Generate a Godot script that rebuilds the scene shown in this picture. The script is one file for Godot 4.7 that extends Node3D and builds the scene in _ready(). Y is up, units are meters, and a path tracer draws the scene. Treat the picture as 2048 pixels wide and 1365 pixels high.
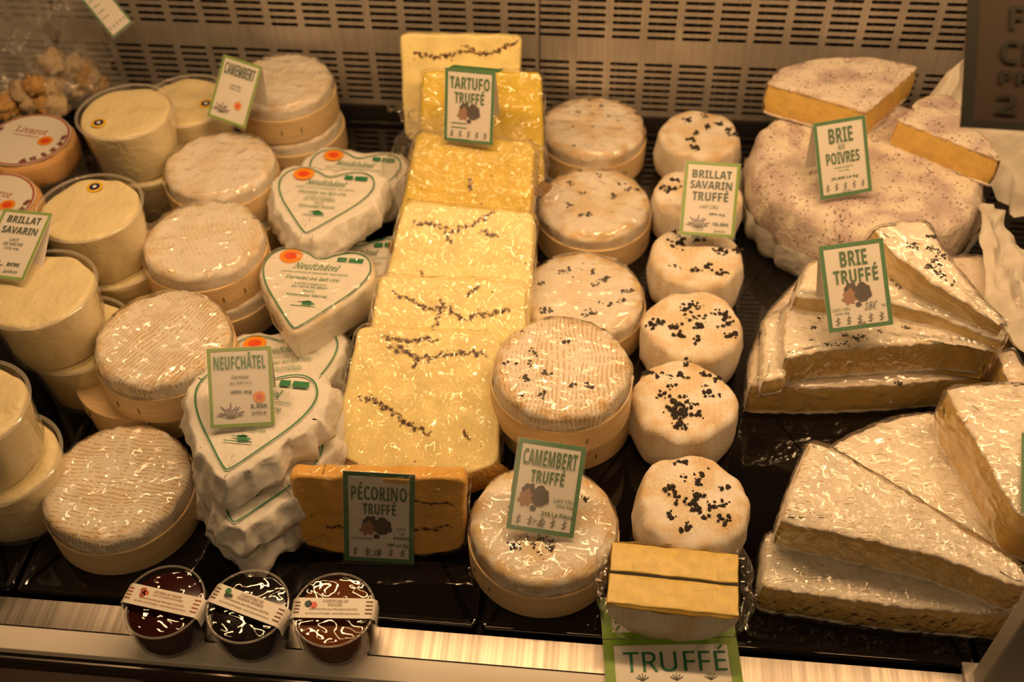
extends Node3D
# Refrigerated cheese counter. Units are metres; the tray top is y = 0, the back wall stands at z = -1.007.
const FOCAL := 2152.5
var eye := Vector3(0, 0.7198, 0)
var ax_r: Vector3
var ax_u: Vector3
var ax_f: Vector3
var M := {}
var T := {}
var names := {}
var noise := FastNoiseLite.new()
var fonts := {}

class Geo:
	var v := PackedVector3Array()
	var n := PackedVector3Array()
	var c := PackedColorArray()
	var uv := PackedVector2Array()
	var ix := PackedInt32Array()
	func grid(rings: Array, wrap := true, cols := [], uvs := []) -> void:
		var b := v.size()
		var nr := rings.size()
		var ns: int = rings[0].size()
		for i in nr:
			v.append_array(rings[i])
			for j in ns:
				n.append(Vector3.ZERO)
				c.append(cols[i][j] if cols else Color.WHITE)
				uv.append(uvs[i][j] if uvs else Vector2.ZERO)
		var last := ns if wrap else ns - 1
		for i in nr - 1:
			for j in last:
				var k := (j + 1) % ns
				tri(b + i * ns + j, b + i * ns + k, b + (i + 1) * ns + j)
				tri(b + i * ns + k, b + (i + 1) * ns + k, b + (i + 1) * ns + j)
		for i in range(b, v.size()):
			n[i] = n[i].normalized() if n[i].length_squared() > 1e-30 else Vector3.UP
	func tri(p: int, q: int, r: int) -> void:
		var w := (v[r] - v[p]).cross(v[q] - v[p])
		if w.length_squared() < 1e-22:
			return
		n[p] += w
		n[q] += w
		n[r] += w
		ix.append_array(PackedInt32Array([p, q, r]))
	func quad(p0: Vector3, p1: Vector3, p2: Vector3, p3: Vector3, col := Color.WHITE) -> void:
		# corners in order; the face looks along (p3 - p0) x (p1 - p0)
		var b := v.size()
		var w := (p3 - p0).cross(p1 - p0).normalized()
		var u := [Vector2(0, 1), Vector2(1, 1), Vector2(1, 0), Vector2(0, 0)]
		var k := 0
		for p in [p0, p1, p2, p3]:
			v.append(p)
			n.append(w)
			c.append(col)
			uv.append(u[k])
			k += 1
		ix.append_array(PackedInt32Array([b, b + 1, b + 2, b, b + 2, b + 3]))
	func box(at: Vector3, size: Vector3, bas := Basis(), col := Color.WHITE) -> void:
		var h := size / 2
		for s in [[Vector3(1, 0, 0), Vector3(0, 1, 0)], [Vector3(-1, 0, 0), Vector3(0, 0, 1)], [Vector3(0, 1, 0), Vector3(0, 0, 1)], [Vector3(0, -1, 0), Vector3(1, 0, 0)], [Vector3(0, 0, 1), Vector3(1, 0, 0)], [Vector3(0, 0, -1), Vector3(0, 1, 0)]]:
			var a: Vector3 = s[0]
			var e1: Vector3 = s[1]
			var e2 := e1.cross(a)
			quad(at + bas * ((a - e1 - e2) * h), at + bas * ((a + e1 - e2) * h), at + bas * ((a + e1 + e2) * h), at + bas * ((a - e1 + e2) * h), col)
	func renormal() -> void:
		for i in n.size():
			n[i] = Vector3.ZERO
		for i in range(0, ix.size(), 3):
			var w := (v[ix[i + 2]] - v[ix[i]]).cross(v[ix[i + 1]] - v[ix[i]])
			for k in 3:
				n[ix[i + k]] += w
		for i in n.size():
			n[i] = n[i].normalized() if n[i].length_squared() > 1e-30 else Vector3.UP
	func mesh() -> ArrayMesh:
		var a := []
		a.resize(Mesh.ARRAY_MAX)
		a[Mesh.ARRAY_VERTEX] = v
		a[Mesh.ARRAY_NORMAL] = n
		a[Mesh.ARRAY_COLOR] = c
		a[Mesh.ARRAY_TEX_UV] = uv
		a[Mesh.ARRAY_INDEX] = ix
		var m := ArrayMesh.new()
		m.add_surface_from_arrays(Mesh.PRIMITIVE_TRIANGLES, a)
		return m

# ---------------------------------------------------------------- pixels to places
func ray(px: float, py: float) -> Vector3:
	return ax_f * FOCAL + ax_r * (px - 1024.0) - ax_u * (py - 682.5)
func at(px: float, py: float, y: float) -> Vector3:
	var d := ray(px, py)
	return eye + d * ((y - eye.y) / d.y)
func at_z(px: float, py: float, z: float) -> Vector3:
	var d := ray(px, py)
	return eye + d * ((z - eye.z) / d.z)

# ---------------------------------------------------------------- nodes
func numbered(s: String) -> String:
	var k: int = names.get(s, 0)
	names[s] = k + 1
	return s if k == 0 else "%s_%03d" % [s, k]
func tag(o: Node3D, label: String, category: String, group := "") -> void:
	o.set_meta("label", label)
	o.set_meta("category", category)
	if group:
		o.set_meta("group", group)
func thing(called: String, label: String, category: String, xf := Transform3D(), group := "") -> Node3D:
	var o := Node3D.new()
	o.name = numbered(called)
	add_child(o, true)
	o.transform = xf
	tag(o, label, category, group)
	return o
func part(called: String, mesh: Mesh, m: Material, parent: Node3D, xf := Transform3D()) -> MeshInstance3D:
	var o := MeshInstance3D.new()
	o.name = called
	o.mesh = mesh
	o.material_override = m
	o.transform = xf
	parent.add_child(o, true)
	return o
func struct(called: String, mesh: Mesh, m: Material, label := "") -> MeshInstance3D:
	var o := part(called, mesh, m, self)
	o.set_meta("kind", "structure")
	if label:
		o.set_meta("label", label)
	return o
func place(p: Vector3, turn := 0.0) -> Transform3D:
	return Transform3D(Basis(Vector3.UP, deg_to_rad(turn)), p)

# ---------------------------------------------------------------- materials and textures
func lin(r: float, g: float, b: float, a := 1.0) -> Color:
	var c := Color(r, g, b).linear_to_srgb()
	c.a = a
	return c
func mat(called: String, col: Color, rough := 0.6, opt := {}) -> StandardMaterial3D:
	var m := StandardMaterial3D.new()
	m.resource_name = called
	m.albedo_color = col
	m.roughness = rough
	for k in opt:
		m.set(k, opt[k])
	M[called] = m
	return m
func triplanar(m: StandardMaterial3D, size: float, tex: Texture2D = null, height: Texture2D = null, depth := 0.0, off := 0.5) -> StandardMaterial3D:
	m.uv1_triplanar = true
	m.uv1_scale = Vector3.ONE / size
	m.uv1_offset = Vector3.ONE * off
	m.uv1_triplanar_sharpness = 4.0
	m.albedo_texture = tex
	if height:
		m.heightmap_enabled = true
		m.heightmap_texture = height
		m.heightmap_scale = depth
	return m
func film(called: String, alpha: float, size: Vector3, depth: float, rough := 0.1) -> StandardMaterial3D:
	var m := mat(called, Color(0.95, 0.93, 0.9, alpha), rough, {"transparency": BaseMaterial3D.TRANSPARENCY_ALPHA})
	m.metallic_specular = 0.6
	m.uv1_triplanar = true
	m.uv1_scale = size
	m.heightmap_enabled = true
	m.heightmap_texture = T.wrinkle
	m.heightmap_scale = depth
	return m
func noise_tex(kind: int, freq: float, fractal: int, octaves: int, size := 512) -> NoiseTexture2D:
	var f := FastNoiseLite.new()
	f.noise_type = kind
	f.frequency = freq
	f.fractal_type = fractal
	f.fractal_octaves = octaves
	f.seed = 7
	var t := NoiseTexture2D.new()
	t.width = size
	t.height = size
	t.seamless = true
	t.noise = f
	return t
func sm(a: float, b: float, x: float) -> float:
	return smoothstep(a, b, x)
func image_of(size: int, fn: Callable) -> Image:
	var d := PackedByteArray()
	d.resize(size * size * 3)
	var k := 0
	for y in size:
		for x in size:
			var c: Vector3 = fn.call(float(x) / size, float(y) / size)
			d[k] = int(clampf(c.x, 0, 1) * 255)
			d[k + 1] = int(clampf(c.y, 0, 1) * 255)
			d[k + 2] = int(clampf(c.z, 0, 1) * 255)
			k += 3
	return Image.create_from_data(size, size, false, Image.FORMAT_RGB8, d)
func dab(im: Image, x: float, y: float, r: float, col: Color, strength: float) -> void:
	var s := im.get_width()
	for j in range(int(y - r) - 1, int(y + r) + 2):
		for i in range(int(x - r) - 1, int(x + r) + 2):
			var d := Vector2(i - x, j - y).length() / r
			if d < 1.0:
				var a := strength * sm(1.0, 0.55, d)
				var q := Vector2i(posmod(i, s), posmod(j, s))
				im.set_pixelv(q, im.get_pixelv(q).lerp(col, a))
func stroke(im: Image, a: Vector2, b: Vector2, r: float, col: Color, strength: float, rng: RandomNumberGenerator, rough := 0.0) -> void:
	var n := int(maxf(2, a.distance_to(b) / (r * 0.6)))
	for k in n + 1:
		var p := a.lerp(b, float(k) / n) + Vector2(rng.randf_range(-1, 1), rng.randf_range(-1, 1)) * rough
		dab(im, p.x, p.y, r * rng.randf_range(0.6, 1.2), col, strength * rng.randf_range(0.5, 1.0))

func rind_pair(key: String, lines: float, freq: float, blotch: float, sd: int) -> void:
	# colour and relief of a bloomy rind: white mould over tan ridges left by the draining mat
	var s := 512
	var high := PackedByteArray()
	high.resize(s * s)
	var d := PackedByteArray()
	d.resize(s * s * 3)
	var white := Vector3(0.925, 0.91, 0.88)
	var tan_ := Vector3(0.83, 0.71, 0.51)
	var k := 0
	for y in s:
		for x in s:
			var u := float(x) / s
			var w := float(y) / s
			var n1 := noise.get_noise_3d(u * 3.0, w * 3.0, sd)
			var n2 := noise.get_noise_3d(u * 9.0, w * 26.0, sd + 20.0)
			var n3 := noise.get_noise_3d(u * 60.0, w * 60.0, sd + 40.0)
			var ph := (u + n1 * 0.03 + n2 * 0.006) * freq * TAU
			var ridge := sm(0.25, 0.95, sin(ph)) * sm(-0.35, 0.15, n2 + n1 * 0.4) * lines
			var patch := sm(0.15, 0.55, n1 + n3 * 0.25) * blotch
			var t := clampf(ridge * 0.75 + patch * 0.6 + n3 * 0.06 + 0.04, 0, 1)
			var c := white.lerp(tan_, t)
			d[k * 3] = int(c.x * 255)
			d[k * 3 + 1] = int(c.y * 255)
			d[k * 3 + 2] = int(c.z * 255)
			high[k] = int(clampf(0.6 - ridge * 0.45 + n3 * 0.12 + n1 * 0.2, 0, 1) * 255)
			k += 1
	T[key] = ImageTexture.create_from_image(Image.create_from_data(s, s, false, Image.FORMAT_RGB8, d))
	T[key + "_h"] = ImageTexture.create_from_image(Image.create_from_data(s, s, false, Image.FORMAT_L8, high))

func vein_tex(base: Vector3, sd: int, lines: Array, specks: int) -> ImageTexture:
	# a cut face: paste with dark truffle veins (lines in 0..1)
	var im := image_of(384, func(u, w): return base * (1.0 + 0.05 * noise.get_noise_3d(u * 6, w * 6, sd) + 0.035 * noise.get_noise_3d(u * 60, w * 60, sd)))
	var rng := RandomNumberGenerator.new()
	rng.seed = sd
	var dark := Color(0.22, 0.15, 0.10)
	for l in lines:
		for k in l.size() - 1:
			var a: Vector2 = l[k] * 384
			var b: Vector2 = l[k + 1] * 384
			var n := int(a.distance_to(b) / 0.9) + 1
			for i in n:
				var f := float(i) / n
				var p := a.lerp(b, f)
				p += Vector2(noise.get_noise_2d(p.x * 0.06, p.y * 0.06 + sd), noise.get_noise_2d(p.x * 0.06 + 40, p.y * 0.06 + sd)) * 9.0
				p += Vector2(noise.get_noise_2d(p.x * 0.25, p.y * 0.25 + sd), noise.get_noise_2d(p.x * 0.25 + 40, p.y * 0.25)) * 4.0
				var thick := 0.55 + 0.55 * noise.get_noise_2d(p.x * 0.06 + 7, p.y * 0.06)
				dab(im, p.x, p.y, 6.5, Color(0.60, 0.47, 0.30), 0.06)
				dab(im, p.x, p.y, clampf(1.1 + thick * 3.0, 1.2, 5.0), dark, clampf(0.3 + thick * 0.45, 0.25, 0.75))
				if rng.randf() < 0.09:
					var e := p + Vector2(rng.randfn(), rng.randfn()) * 8.0
					dab(im, e.x, e.y, rng.randf_range(1.0, 3.6), dark, rng.randf_range(0.3, 0.8))
	for q in specks:
		dab(im, rng.randf() * 384, rng.randf() * 384, rng.randf_range(1.2, 4.2), dark, rng.randf_range(0.3, 0.85))
	return ImageTexture.create_from_image(im)

func make_textures() -> void:
	T.wrinkle = noise_tex(FastNoiseLite.TYPE_SIMPLEX, 0.016, FastNoiseLite.FRACTAL_RIDGED, 2)
	T.crumple = noise_tex(FastNoiseLite.TYPE_CELLULAR, 0.012, FastNoiseLite.FRACTAL_FBM, 2)
	T.lump = noise_tex(FastNoiseLite.TYPE_SIMPLEX, 0.02, FastNoiseLite.FRACTAL_FBM, 4)
	rind_pair("ridged", 1.0, 34.0, 0.25, 3)
	rind_pair("soft", 0.35, 30.0, 0.30, 11)
	rind_pair("plain", 0.0, 20.0, 0.35, 19)
	rind_pair("patchy", 0.18, 26.0, 0.75, 27)
	var rng := RandomNumberGenerator.new()
	# brie rind: short tan dashes
	rng.seed = 5
	var im := image_of(512, func(u, w): return Vector3(0.92, 0.90, 0.85) * (1.0 + 0.05 * noise.get_noise_3d(u * 5, w * 5, 1.0) + 0.04 * noise.get_noise_3d(u * 50, w * 50, 2.0)))
	for k in 520:
		var p := Vector2(rng.randf(), rng.randf()) * 512
		if noise.get_noise_3d(p.x / 120, p.y / 120, 9.0) > -0.12:
			stroke(im, p, p + Vector2(rng.randf_range(5, 15), rng.randf_range(-1.5, 1.5)), 1.4, Color(0.66, 0.50, 0.32), 0.55, rng)
	T.brie = ImageTexture.create_from_image(im)
	# pepper rind: mauve-grey mould and cracked pepper
	rng.seed = 8
	im = image_of(512, func(u, w): return Vector3(0.90, 0.865, 0.81).lerp(Vector3(0.76, 0.69, 0.68), sm(-0.5, 0.9, noise.get_noise_3d(u * 5, w * 5, 31.0) + 0.3 * noise.get_noise_3d(u * 40, w * 40, 32.0))))
	for k in 1300:
		var p := Vector2(rng.randf(), rng.randf()) * 512
		if rng.randf() < 0.5 + noise.get_noise_3d(p.x / 60, p.y / 60, 35.0):
			stroke(im, p, p + Vector2(rng.randf_range(-4, 4), rng.randf_range(-4, 4)), rng.randf_range(1.0, 3.4), Color(0.24, 0.18, 0.15), rng.randf_range(0.5, 1.0), rng)
	T.pepper = ImageTexture.create_from_image(im)
	# cut paste of soft cheese
	im = image_of(256, func(u, w): return Vector3(0.93, 0.86, 0.62) * (1.0 + 0.05 * noise.get_noise_3d(u * 6, w * 6, 51.0) + 0.05 * noise.get_noise_3d(u * 60, w * 20, 52.0)))
	rng.seed = 12
	for k in 40:
		dab(im, rng.randf() * 256, rng.randf() * 256, rng.randf_range(1.0, 2.4), Color(0.72, 0.58, 0.30), 0.5)
	T.paste = ImageTexture.create_from_image(im)
	# poplar veneer
	T.wood = ImageTexture.create_from_image(image_of(256, func(u, w): return Vector3(0.90, 0.79, 0.60) * (1.0 + 0.05 * noise.get_noise_3d(u * 4, w * 70, 61.0) + 0.04 * noise.get_noise_3d(u * 1.5, w * 14, 62.0))))
	# brushed steel
	T.steel = ImageTexture.create_from_image(image_of(256, func(u, w): return Vector3.ONE * (0.72 + 0.05 * noise.get_noise_3d(u * 90, w * 3, 71.0) + 0.04 * noise.get_noise_3d(u * 4, w * 4, 72.0))))

func make_materials() -> void:
	for k in ["ridged", "soft", "patchy", "plain"]:
		triplanar(mat("rind_" + k, Color.WHITE, 0.75, {"vertex_color_use_as_albedo": true}), 0.125, T[k], T[k + "_h"], 0.09)
	triplanar(mat("rind_brie", Color.WHITE, 0.6, {"vertex_color_use_as_albedo": true}), 0.16, T.brie, T.lump, 0.08)
	triplanar(mat("rind_pepper", Color.WHITE, 0.75, {"vertex_color_use_as_albedo": true}), 0.15, T.pepper, T.lump, 0.12)
	triplanar(mat("paste", lin(0.86, 0.72, 0.44), 0.45, {"vertex_color_use_as_albedo": true}), 0.06, T.paste)
	triplanar(mat("paste_gold", lin(0.88, 0.71, 0.40), 0.45, {"vertex_color_use_as_albedo": true}), 0.06, T.paste)
	triplanar(mat("paste_butter", lin(0.94, 0.84, 0.50), 0.4), 0.06, T.paste)
	triplanar(mat("paste_ivory", lin(0.92, 0.80, 0.56), 0.45), 0.06, T.paste)
	triplanar(mat("hard_rind", lin(0.42, 0.26, 0.10), 0.6), 0.05, T.paste, T.lump, 0.1)
	mat("cream", lin(0.76, 0.66, 0.39), 0.42)
	triplanar(M.cream, 0.1, null, T.lump, 0.06)
	triplanar(mat("wood", Color.WHITE, 0.65), 0.09, T.wood)
	mat("truffle", lin(0.018, 0.012, 0.008), 0.7)
	film("film", 0.02, Vector3(3.6, 3.6, 3.6), 0.29, 0.06)
	film("jar_film", 0.0, Vector3(4, 4, 4), 0.05, 0.02)
	film("film_streaks", 0.02, Vector3(7, 5, 3.2), 0.27, 0.06)
	film("bag_film", 0.05, Vector3(5, 5, 5), 0.26, 0.10)
	film("cellophane", 0.13, Vector3(5, 2, 5), 0.3, 0.12)
	mat("clear_plastic", Color(1, 0.98, 0.94, 0.06), 0.04, {"transparency": BaseMaterial3D.TRANSPARENCY_ALPHA})
	mat("clear_rim", Color(1, 0.98, 0.94, 0.12), 0.06, {"transparency": BaseMaterial3D.TRANSPARENCY_ALPHA})
	triplanar(mat("paper", lin(0.80, 0.78, 0.73), 0.6, {"backlight_enabled": true, "backlight": Color(0.35, 0.33, 0.3)}), 0.09, null, T.crumple, 0.16)
	triplanar(mat("parchment", lin(0.74, 0.70, 0.62), 0.55, {"backlight_enabled": true, "backlight": Color(0.6, 0.57, 0.5)}), 0.2, null, T.lump, 0.1)
	mat("card", lin(0.80, 0.77, 0.72), 0.4)
	mat("label_card", lin(0.80, 0.78, 0.72), 0.35)
	mat("border_green", lin(0.035, 0.19, 0.055), 0.4)
	mat("border_lime", lin(0.20, 0.37, 0.02), 0.4)
	mat("ink_green", lin(0.035, 0.14, 0.035), 0.5)
	mat("ink_dark", lin(0.01, 0.055, 0.035), 0.5)
	mat("ink_leaf", lin(0.02, 0.20, 0.08), 0.5)
	mat("ink_grey", lin(0.10, 0.10, 0.07), 0.6)
	mat("ink_red", lin(0.42, 0.10, 0.05), 0.6)
	mat("ink_brown", lin(0.20, 0.09, 0.07), 0.6)
	mat("ink_mauve", lin(0.20, 0.15, 0.22), 0.6)
	mat("print_truffle", lin(0.05, 0.035, 0.03), 0.6)
	mat("print_tan", lin(0.34, 0.17, 0.09), 0.6)
	mat("seal_orange", lin(0.85, 0.30, 0.015), 0.4)
	mat("seal_red", lin(0.75, 0.08, 0.015), 0.4)
	mat("seal_yellow", lin(0.80, 0.50, 0.03), 0.4)
	mat("seal_navy", lin(0.02, 0.02, 0.09), 0.4)
	mat("tray_black", lin(0.006, 0.005, 0.005), 0.02)
	mat("plenum_dark", lin(0.012, 0.010, 0.009), 0.8)
	triplanar(mat("steel", lin(0.95, 0.88, 0.80), 0.42, {"metallic": 0.45}), 0.25, T.steel)
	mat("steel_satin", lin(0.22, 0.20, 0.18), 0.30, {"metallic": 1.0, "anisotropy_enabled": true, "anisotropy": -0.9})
	var streak := image_of(256, func(_u, w): return Vector3.ONE * clampf(0.78 + 0.07 * noise.get_noise_2d(w * 34.0, 81.0) + 0.09 * noise.get_noise_2d(w * 120.0, 83.0), 0.2, 1.0))  # faint brushed grain; its columns also imitate the mirrored bars of the lamps
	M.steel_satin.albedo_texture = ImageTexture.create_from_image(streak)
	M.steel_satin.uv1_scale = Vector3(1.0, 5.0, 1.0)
	mat("steel_bead", lin(0.6, 0.55, 0.5), 0.3, {"metallic": 1.0})
	mat("rail_cream", lin(0.82, 0.77, 0.70), 0.35)
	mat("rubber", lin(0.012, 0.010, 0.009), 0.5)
	mat("housing", lin(0.05, 0.05, 0.05), 0.6)
	mat("twine", lin(0.55, 0.35, 0.2), 0.3, {"metallic": 0.6})

# ---------------------------------------------------------------- outlines and solids
func circle(r: float, n: int, wob := 0.0, sd := 0.0) -> PackedVector2Array:
	var o := PackedVector2Array()
	for k in n:
		var a := TAU * k / n
		var q := r * (1.0 + wob * noise.get_noise_3d(cos(a) * 1.3, sin(a) * 1.3, sd) + wob * 0.4 * noise.get_noise_3d(cos(a) * 4, sin(a) * 4, sd + 3))
		o.append(Vector2(cos(a), sin(a)) * q)
	return o
func ccw(o: PackedVector2Array) -> PackedVector2Array:
	var s := 0.0
	for k in o.size():
		s += o[k].cross(o[(k + 1) % o.size()])
	if s < 0:
		o.reverse()
	return o
func soften(o: PackedVector2Array, times: int, cut := 0.25) -> PackedVector2Array:
	for t in times:
		var q := PackedVector2Array()
		for k in o.size():
			var a := o[k]
			var b := o[(k + 1) % o.size()]
			q.append(a.lerp(b, cut))
			q.append(a.lerp(b, 1.0 - cut))
		o = q
	return o
func dense(o: PackedVector2Array, step: float) -> PackedVector2Array:
	var q := PackedVector2Array()
	for k in o.size():
		var a := o[k]
		var b := o[(k + 1) % o.size()]
		var n := maxi(1, int(ceil(a.distance_to(b) / step)))
		for i in n:
			q.append(a.lerp(b, float(i) / n))
	return q
func outward(o: PackedVector2Array) -> PackedVector2Array:
	var q := PackedVector2Array()
	var n := o.size()
	for k in n:
		var a := (o[k] - o[(k + n - 1) % n]).normalized()
		var b := (o[(k + 1) % n] - o[k]).normalized()
		var d := a + b
		var e := Vector2(d.y, -d.x).normalized()
		var cosine := maxf(0.5, e.dot(Vector2(b.y, -b.x)))
		q.append(e / cosine)
	return q
func solid(g: Geo, o: PackedVector2Array, prof: Array, opt := {}) -> void:
	# prof: [inset, y, rim weight] from bottom to top; the ends are closed by caps
	var nor := outward(o)
	var cen := Vector2.ZERO
	for p in o:
		cen += p / o.size()
	cen = opt.get("cen", cen)
	var seq := []
	var bot: int = opt.get("bot", 2)
	var top: int = opt.get("top", 8)
	var dome: float = opt.get("dome", 0.0)
	for k in bot:
		seq.append([maxf(0.002, float(k) / bot), prof[0][0], prof[0][1], 0.0])
	for p in prof:
		seq.append([1.0, p[0], p[1], p[2] if p.size() > 2 else 0.0])
	var last: Array = prof[-1]
	for k in range(1, top + 1):
		var s := maxf(0.002, 1.0 - float(k) / top)
		seq.append([s, last[0], last[1] + dome * (1.0 - s * s), (last[2] if last.size() > 2 else 0.0) * maxf(0.0, 1.0 - k * 0.8)])
	var amp: float = opt.get("amp", 0.0)
	var fq: float = opt.get("freq", 40.0)
	var sd: float = opt.get("seed", 0.0)
	var rim: Color = opt.get("rim", Color(0.80, 0.62, 0.36))
	var tint: Color = opt.get("tint", Color.WHITE)
	var flat: bool = opt.get("clamp", true)
	var fold: bool = opt.get("fold", false)
	var rings := []
	var cols := []
	for s in seq:
		var r := PackedVector3Array()
		var c := PackedColorArray()
		for k in o.size():
			var p2: Vector2 = cen + (o[k] - nor[k] * float(s[1]) - cen) * float(s[0])
			var p := Vector3(p2.x, s[1 + 1], p2.y)
			var nz := 0.0
			if amp > 0.0:
				var q := p * fq
				nz = noise.get_noise_3d(q.x, q.y, q.z + sd)
				if fold:
					nz = 0.6 - 2.2 * absf(nz)
				p += Vector3(noise.get_noise_3d(q.x + sd, q.y + 17, q.z), nz, noise.get_noise_3d(q.x, q.y + sd + 31, q.z)) * amp
				if flat:
					p.y = maxf(p.y, prof[0][1])
			r.append(p)
			var w := clampf(float(s[3]) * (0.7 + 1.3 * noise.get_noise_3d(p.x * 70, p.y * 70, p.z * 70 + sd)), 0, 1)
			c.append(tint * Color.WHITE.lerp(rim, w))
		rings.append(r)
		cols.append(c)
	g.grid(rings, true, cols)
func round_prof(h: float, er: float, bulge := 0.0, w := 0.6) -> Array:
	var p := [[er * 0.9, 0.0, 0.0], [er * 0.3, er * 0.25, 0.1], [0.0, er, 0.15], [-bulge, h * 0.5, 0.1]]
	for k in 6:
		var a := PI / 2 * k / 5.0
		p.append([er * (1 - cos(a)), h - er + er * sin(a), w * (0.5 + 0.5 * sin(a))])
	p.append([er * 1.5, h - er * 0.02, w * 0.6])
	return p
func wheel(r: float, h: float, er: float, sd: float, opt := {}) -> ArrayMesh:
	var g := Geo.new()
	var o := {"amp": 0.0011, "freq": 55.0, "seed": sd * 13.7, "top": 12}
	o.merge(opt, true)
	solid(g, circle(r, 88, opt.get("wob", 0.02), sd), round_prof(h, er, opt.get("bulge", 0.001), opt.get("edge", 0.6)), o)
	return g.mesh()
func lathe(prof: Array, n := 64) -> ArrayMesh:
	# prof: [radius, y] from bottom to top (or round a closed section)
	var g := Geo.new()
	var rings := []
	for p in prof:
		var r := PackedVector3Array()
		for k in n:
			var a := TAU * k / n
			r.append(Vector3(cos(a) * p[0], p[1], sin(a) * p[0]))
		rings.append(r)
	g.grid(rings)
	return g.mesh()
func crumb_mesh(spots: Array, size: float, sd: int) -> ArrayMesh:
	# spots: places of little heaps of truffle crumbs
	var rng := RandomNumberGenerator.new()
	rng.seed = sd
	var g := Geo.new()
	for s in spots:
		for k in rng.randi_range(6, 12):
			var a := rng.randf() * TAU
			var d := size * rng.randf() * 1.5
			var c: Vector3 = s + Vector3(cos(a) * d * 1.2, 0, sin(a) * d)
			var r := size * rng.randf_range(0.16, 0.62) * (1.25 if k == 0 else 1.0)
			var low := PackedVector3Array()
			var mid := PackedVector3Array()
			var top := PackedVector3Array()
			var turn := rng.randf() * TAU
			for j in 7:
				var b := turn + TAU * j / 7
				var q := r * rng.randf_range(0.55, 1.3)
				low.append(c + Vector3(cos(b) * q, -0.0006, sin(b) * q))
				mid.append(c + Vector3(cos(b) * q * 0.9, r * 0.22, sin(b) * q * 0.9))
				top.append(c + Vector3(cos(b) * q * 0.1, r * 0.34, sin(b) * q * 0.1))
			g.grid([low, mid, top])
	return g.mesh()
func flat_ring(outer: PackedVector2Array, inner: PackedVector2Array, z: float) -> ArrayMesh:
	# a printed frame in the xy plane
	var g := Geo.new()
	var a := PackedVector3Array()
	var b := PackedVector3Array()
	for k in outer.size():
		a.append(Vector3(outer[k].x, outer[k].y, z))
		b.append(Vector3(inner[k].x, inner[k].y, z))
	g.grid([b, a])
	return g.mesh()
func patch_xy(o: PackedVector2Array, z: float) -> ArrayMesh:
	var c := Vector2.ZERO
	for p in o:
		c += p / o.size()
	var q := PackedVector2Array()
	for p in o:
		q.append(c.lerp(p, 0.004))
	return flat_ring(o, q, z)

# ---------------------------------------------------------------- lettering
func text(parent: Node3D, s: String, cx: float, cy: float, w: float, h: float, m: Material, font := "bold", z := 0.0007, shear := 0.0) -> void:
	var t := TextMesh.new()
	t.text = s
	t.font = fonts[font]
	t.font_size = 48
	t.pixel_size = 0.01
	t.depth = 0.01
	t.curve_step = 2.0
	var b := t.get_aabb()
	if b.size.x < 1e-4:
		return
	var k := Vector2(w / b.size.x, h / b.size.y)
	var c := b.get_center()
	var bas := Basis(Vector3(k.x, 0, 0), Vector3(shear * k.y, k.y, 0), Vector3(0, 0, 0.01))
	part("lettering", t, m, parent, Transform3D(bas, Vector3(cx, cy, z) - bas * Vector3(c.x, c.y, 0)))
func disc_xy(parent: Node3D, called: String, x: float, y: float, rx: float, ry: float, m: Material, z := 0.0006, sd := 0.0, wob := 0.0) -> void:
	var o := circle(1.0, 28, wob, sd)
	for k in o.size():
		o[k] = Vector2(x + o[k].x * rx, y + o[k].y * ry)
	part(called, patch_xy(o, z), m, parent)
func lines_xy(parent: Node3D, called: String, segs: Array, w: float, m: Material, z := 0.0006) -> void:
	var g := Geo.new()
	for s in segs:
		var a: Vector2 = s[0]
		var b: Vector2 = s[1]
		var n := (b - a).orthogonal().normalized() * w / 2
		g.quad(Vector3(a.x - n.x, a.y - n.y, z), Vector3(a.x + n.x, a.y + n.y, z), Vector3(b.x + n.x, b.y + n.y, z), Vector3(b.x - n.x, b.y - n.y, z))
	part(called, g.mesh(), m, parent)

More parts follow.
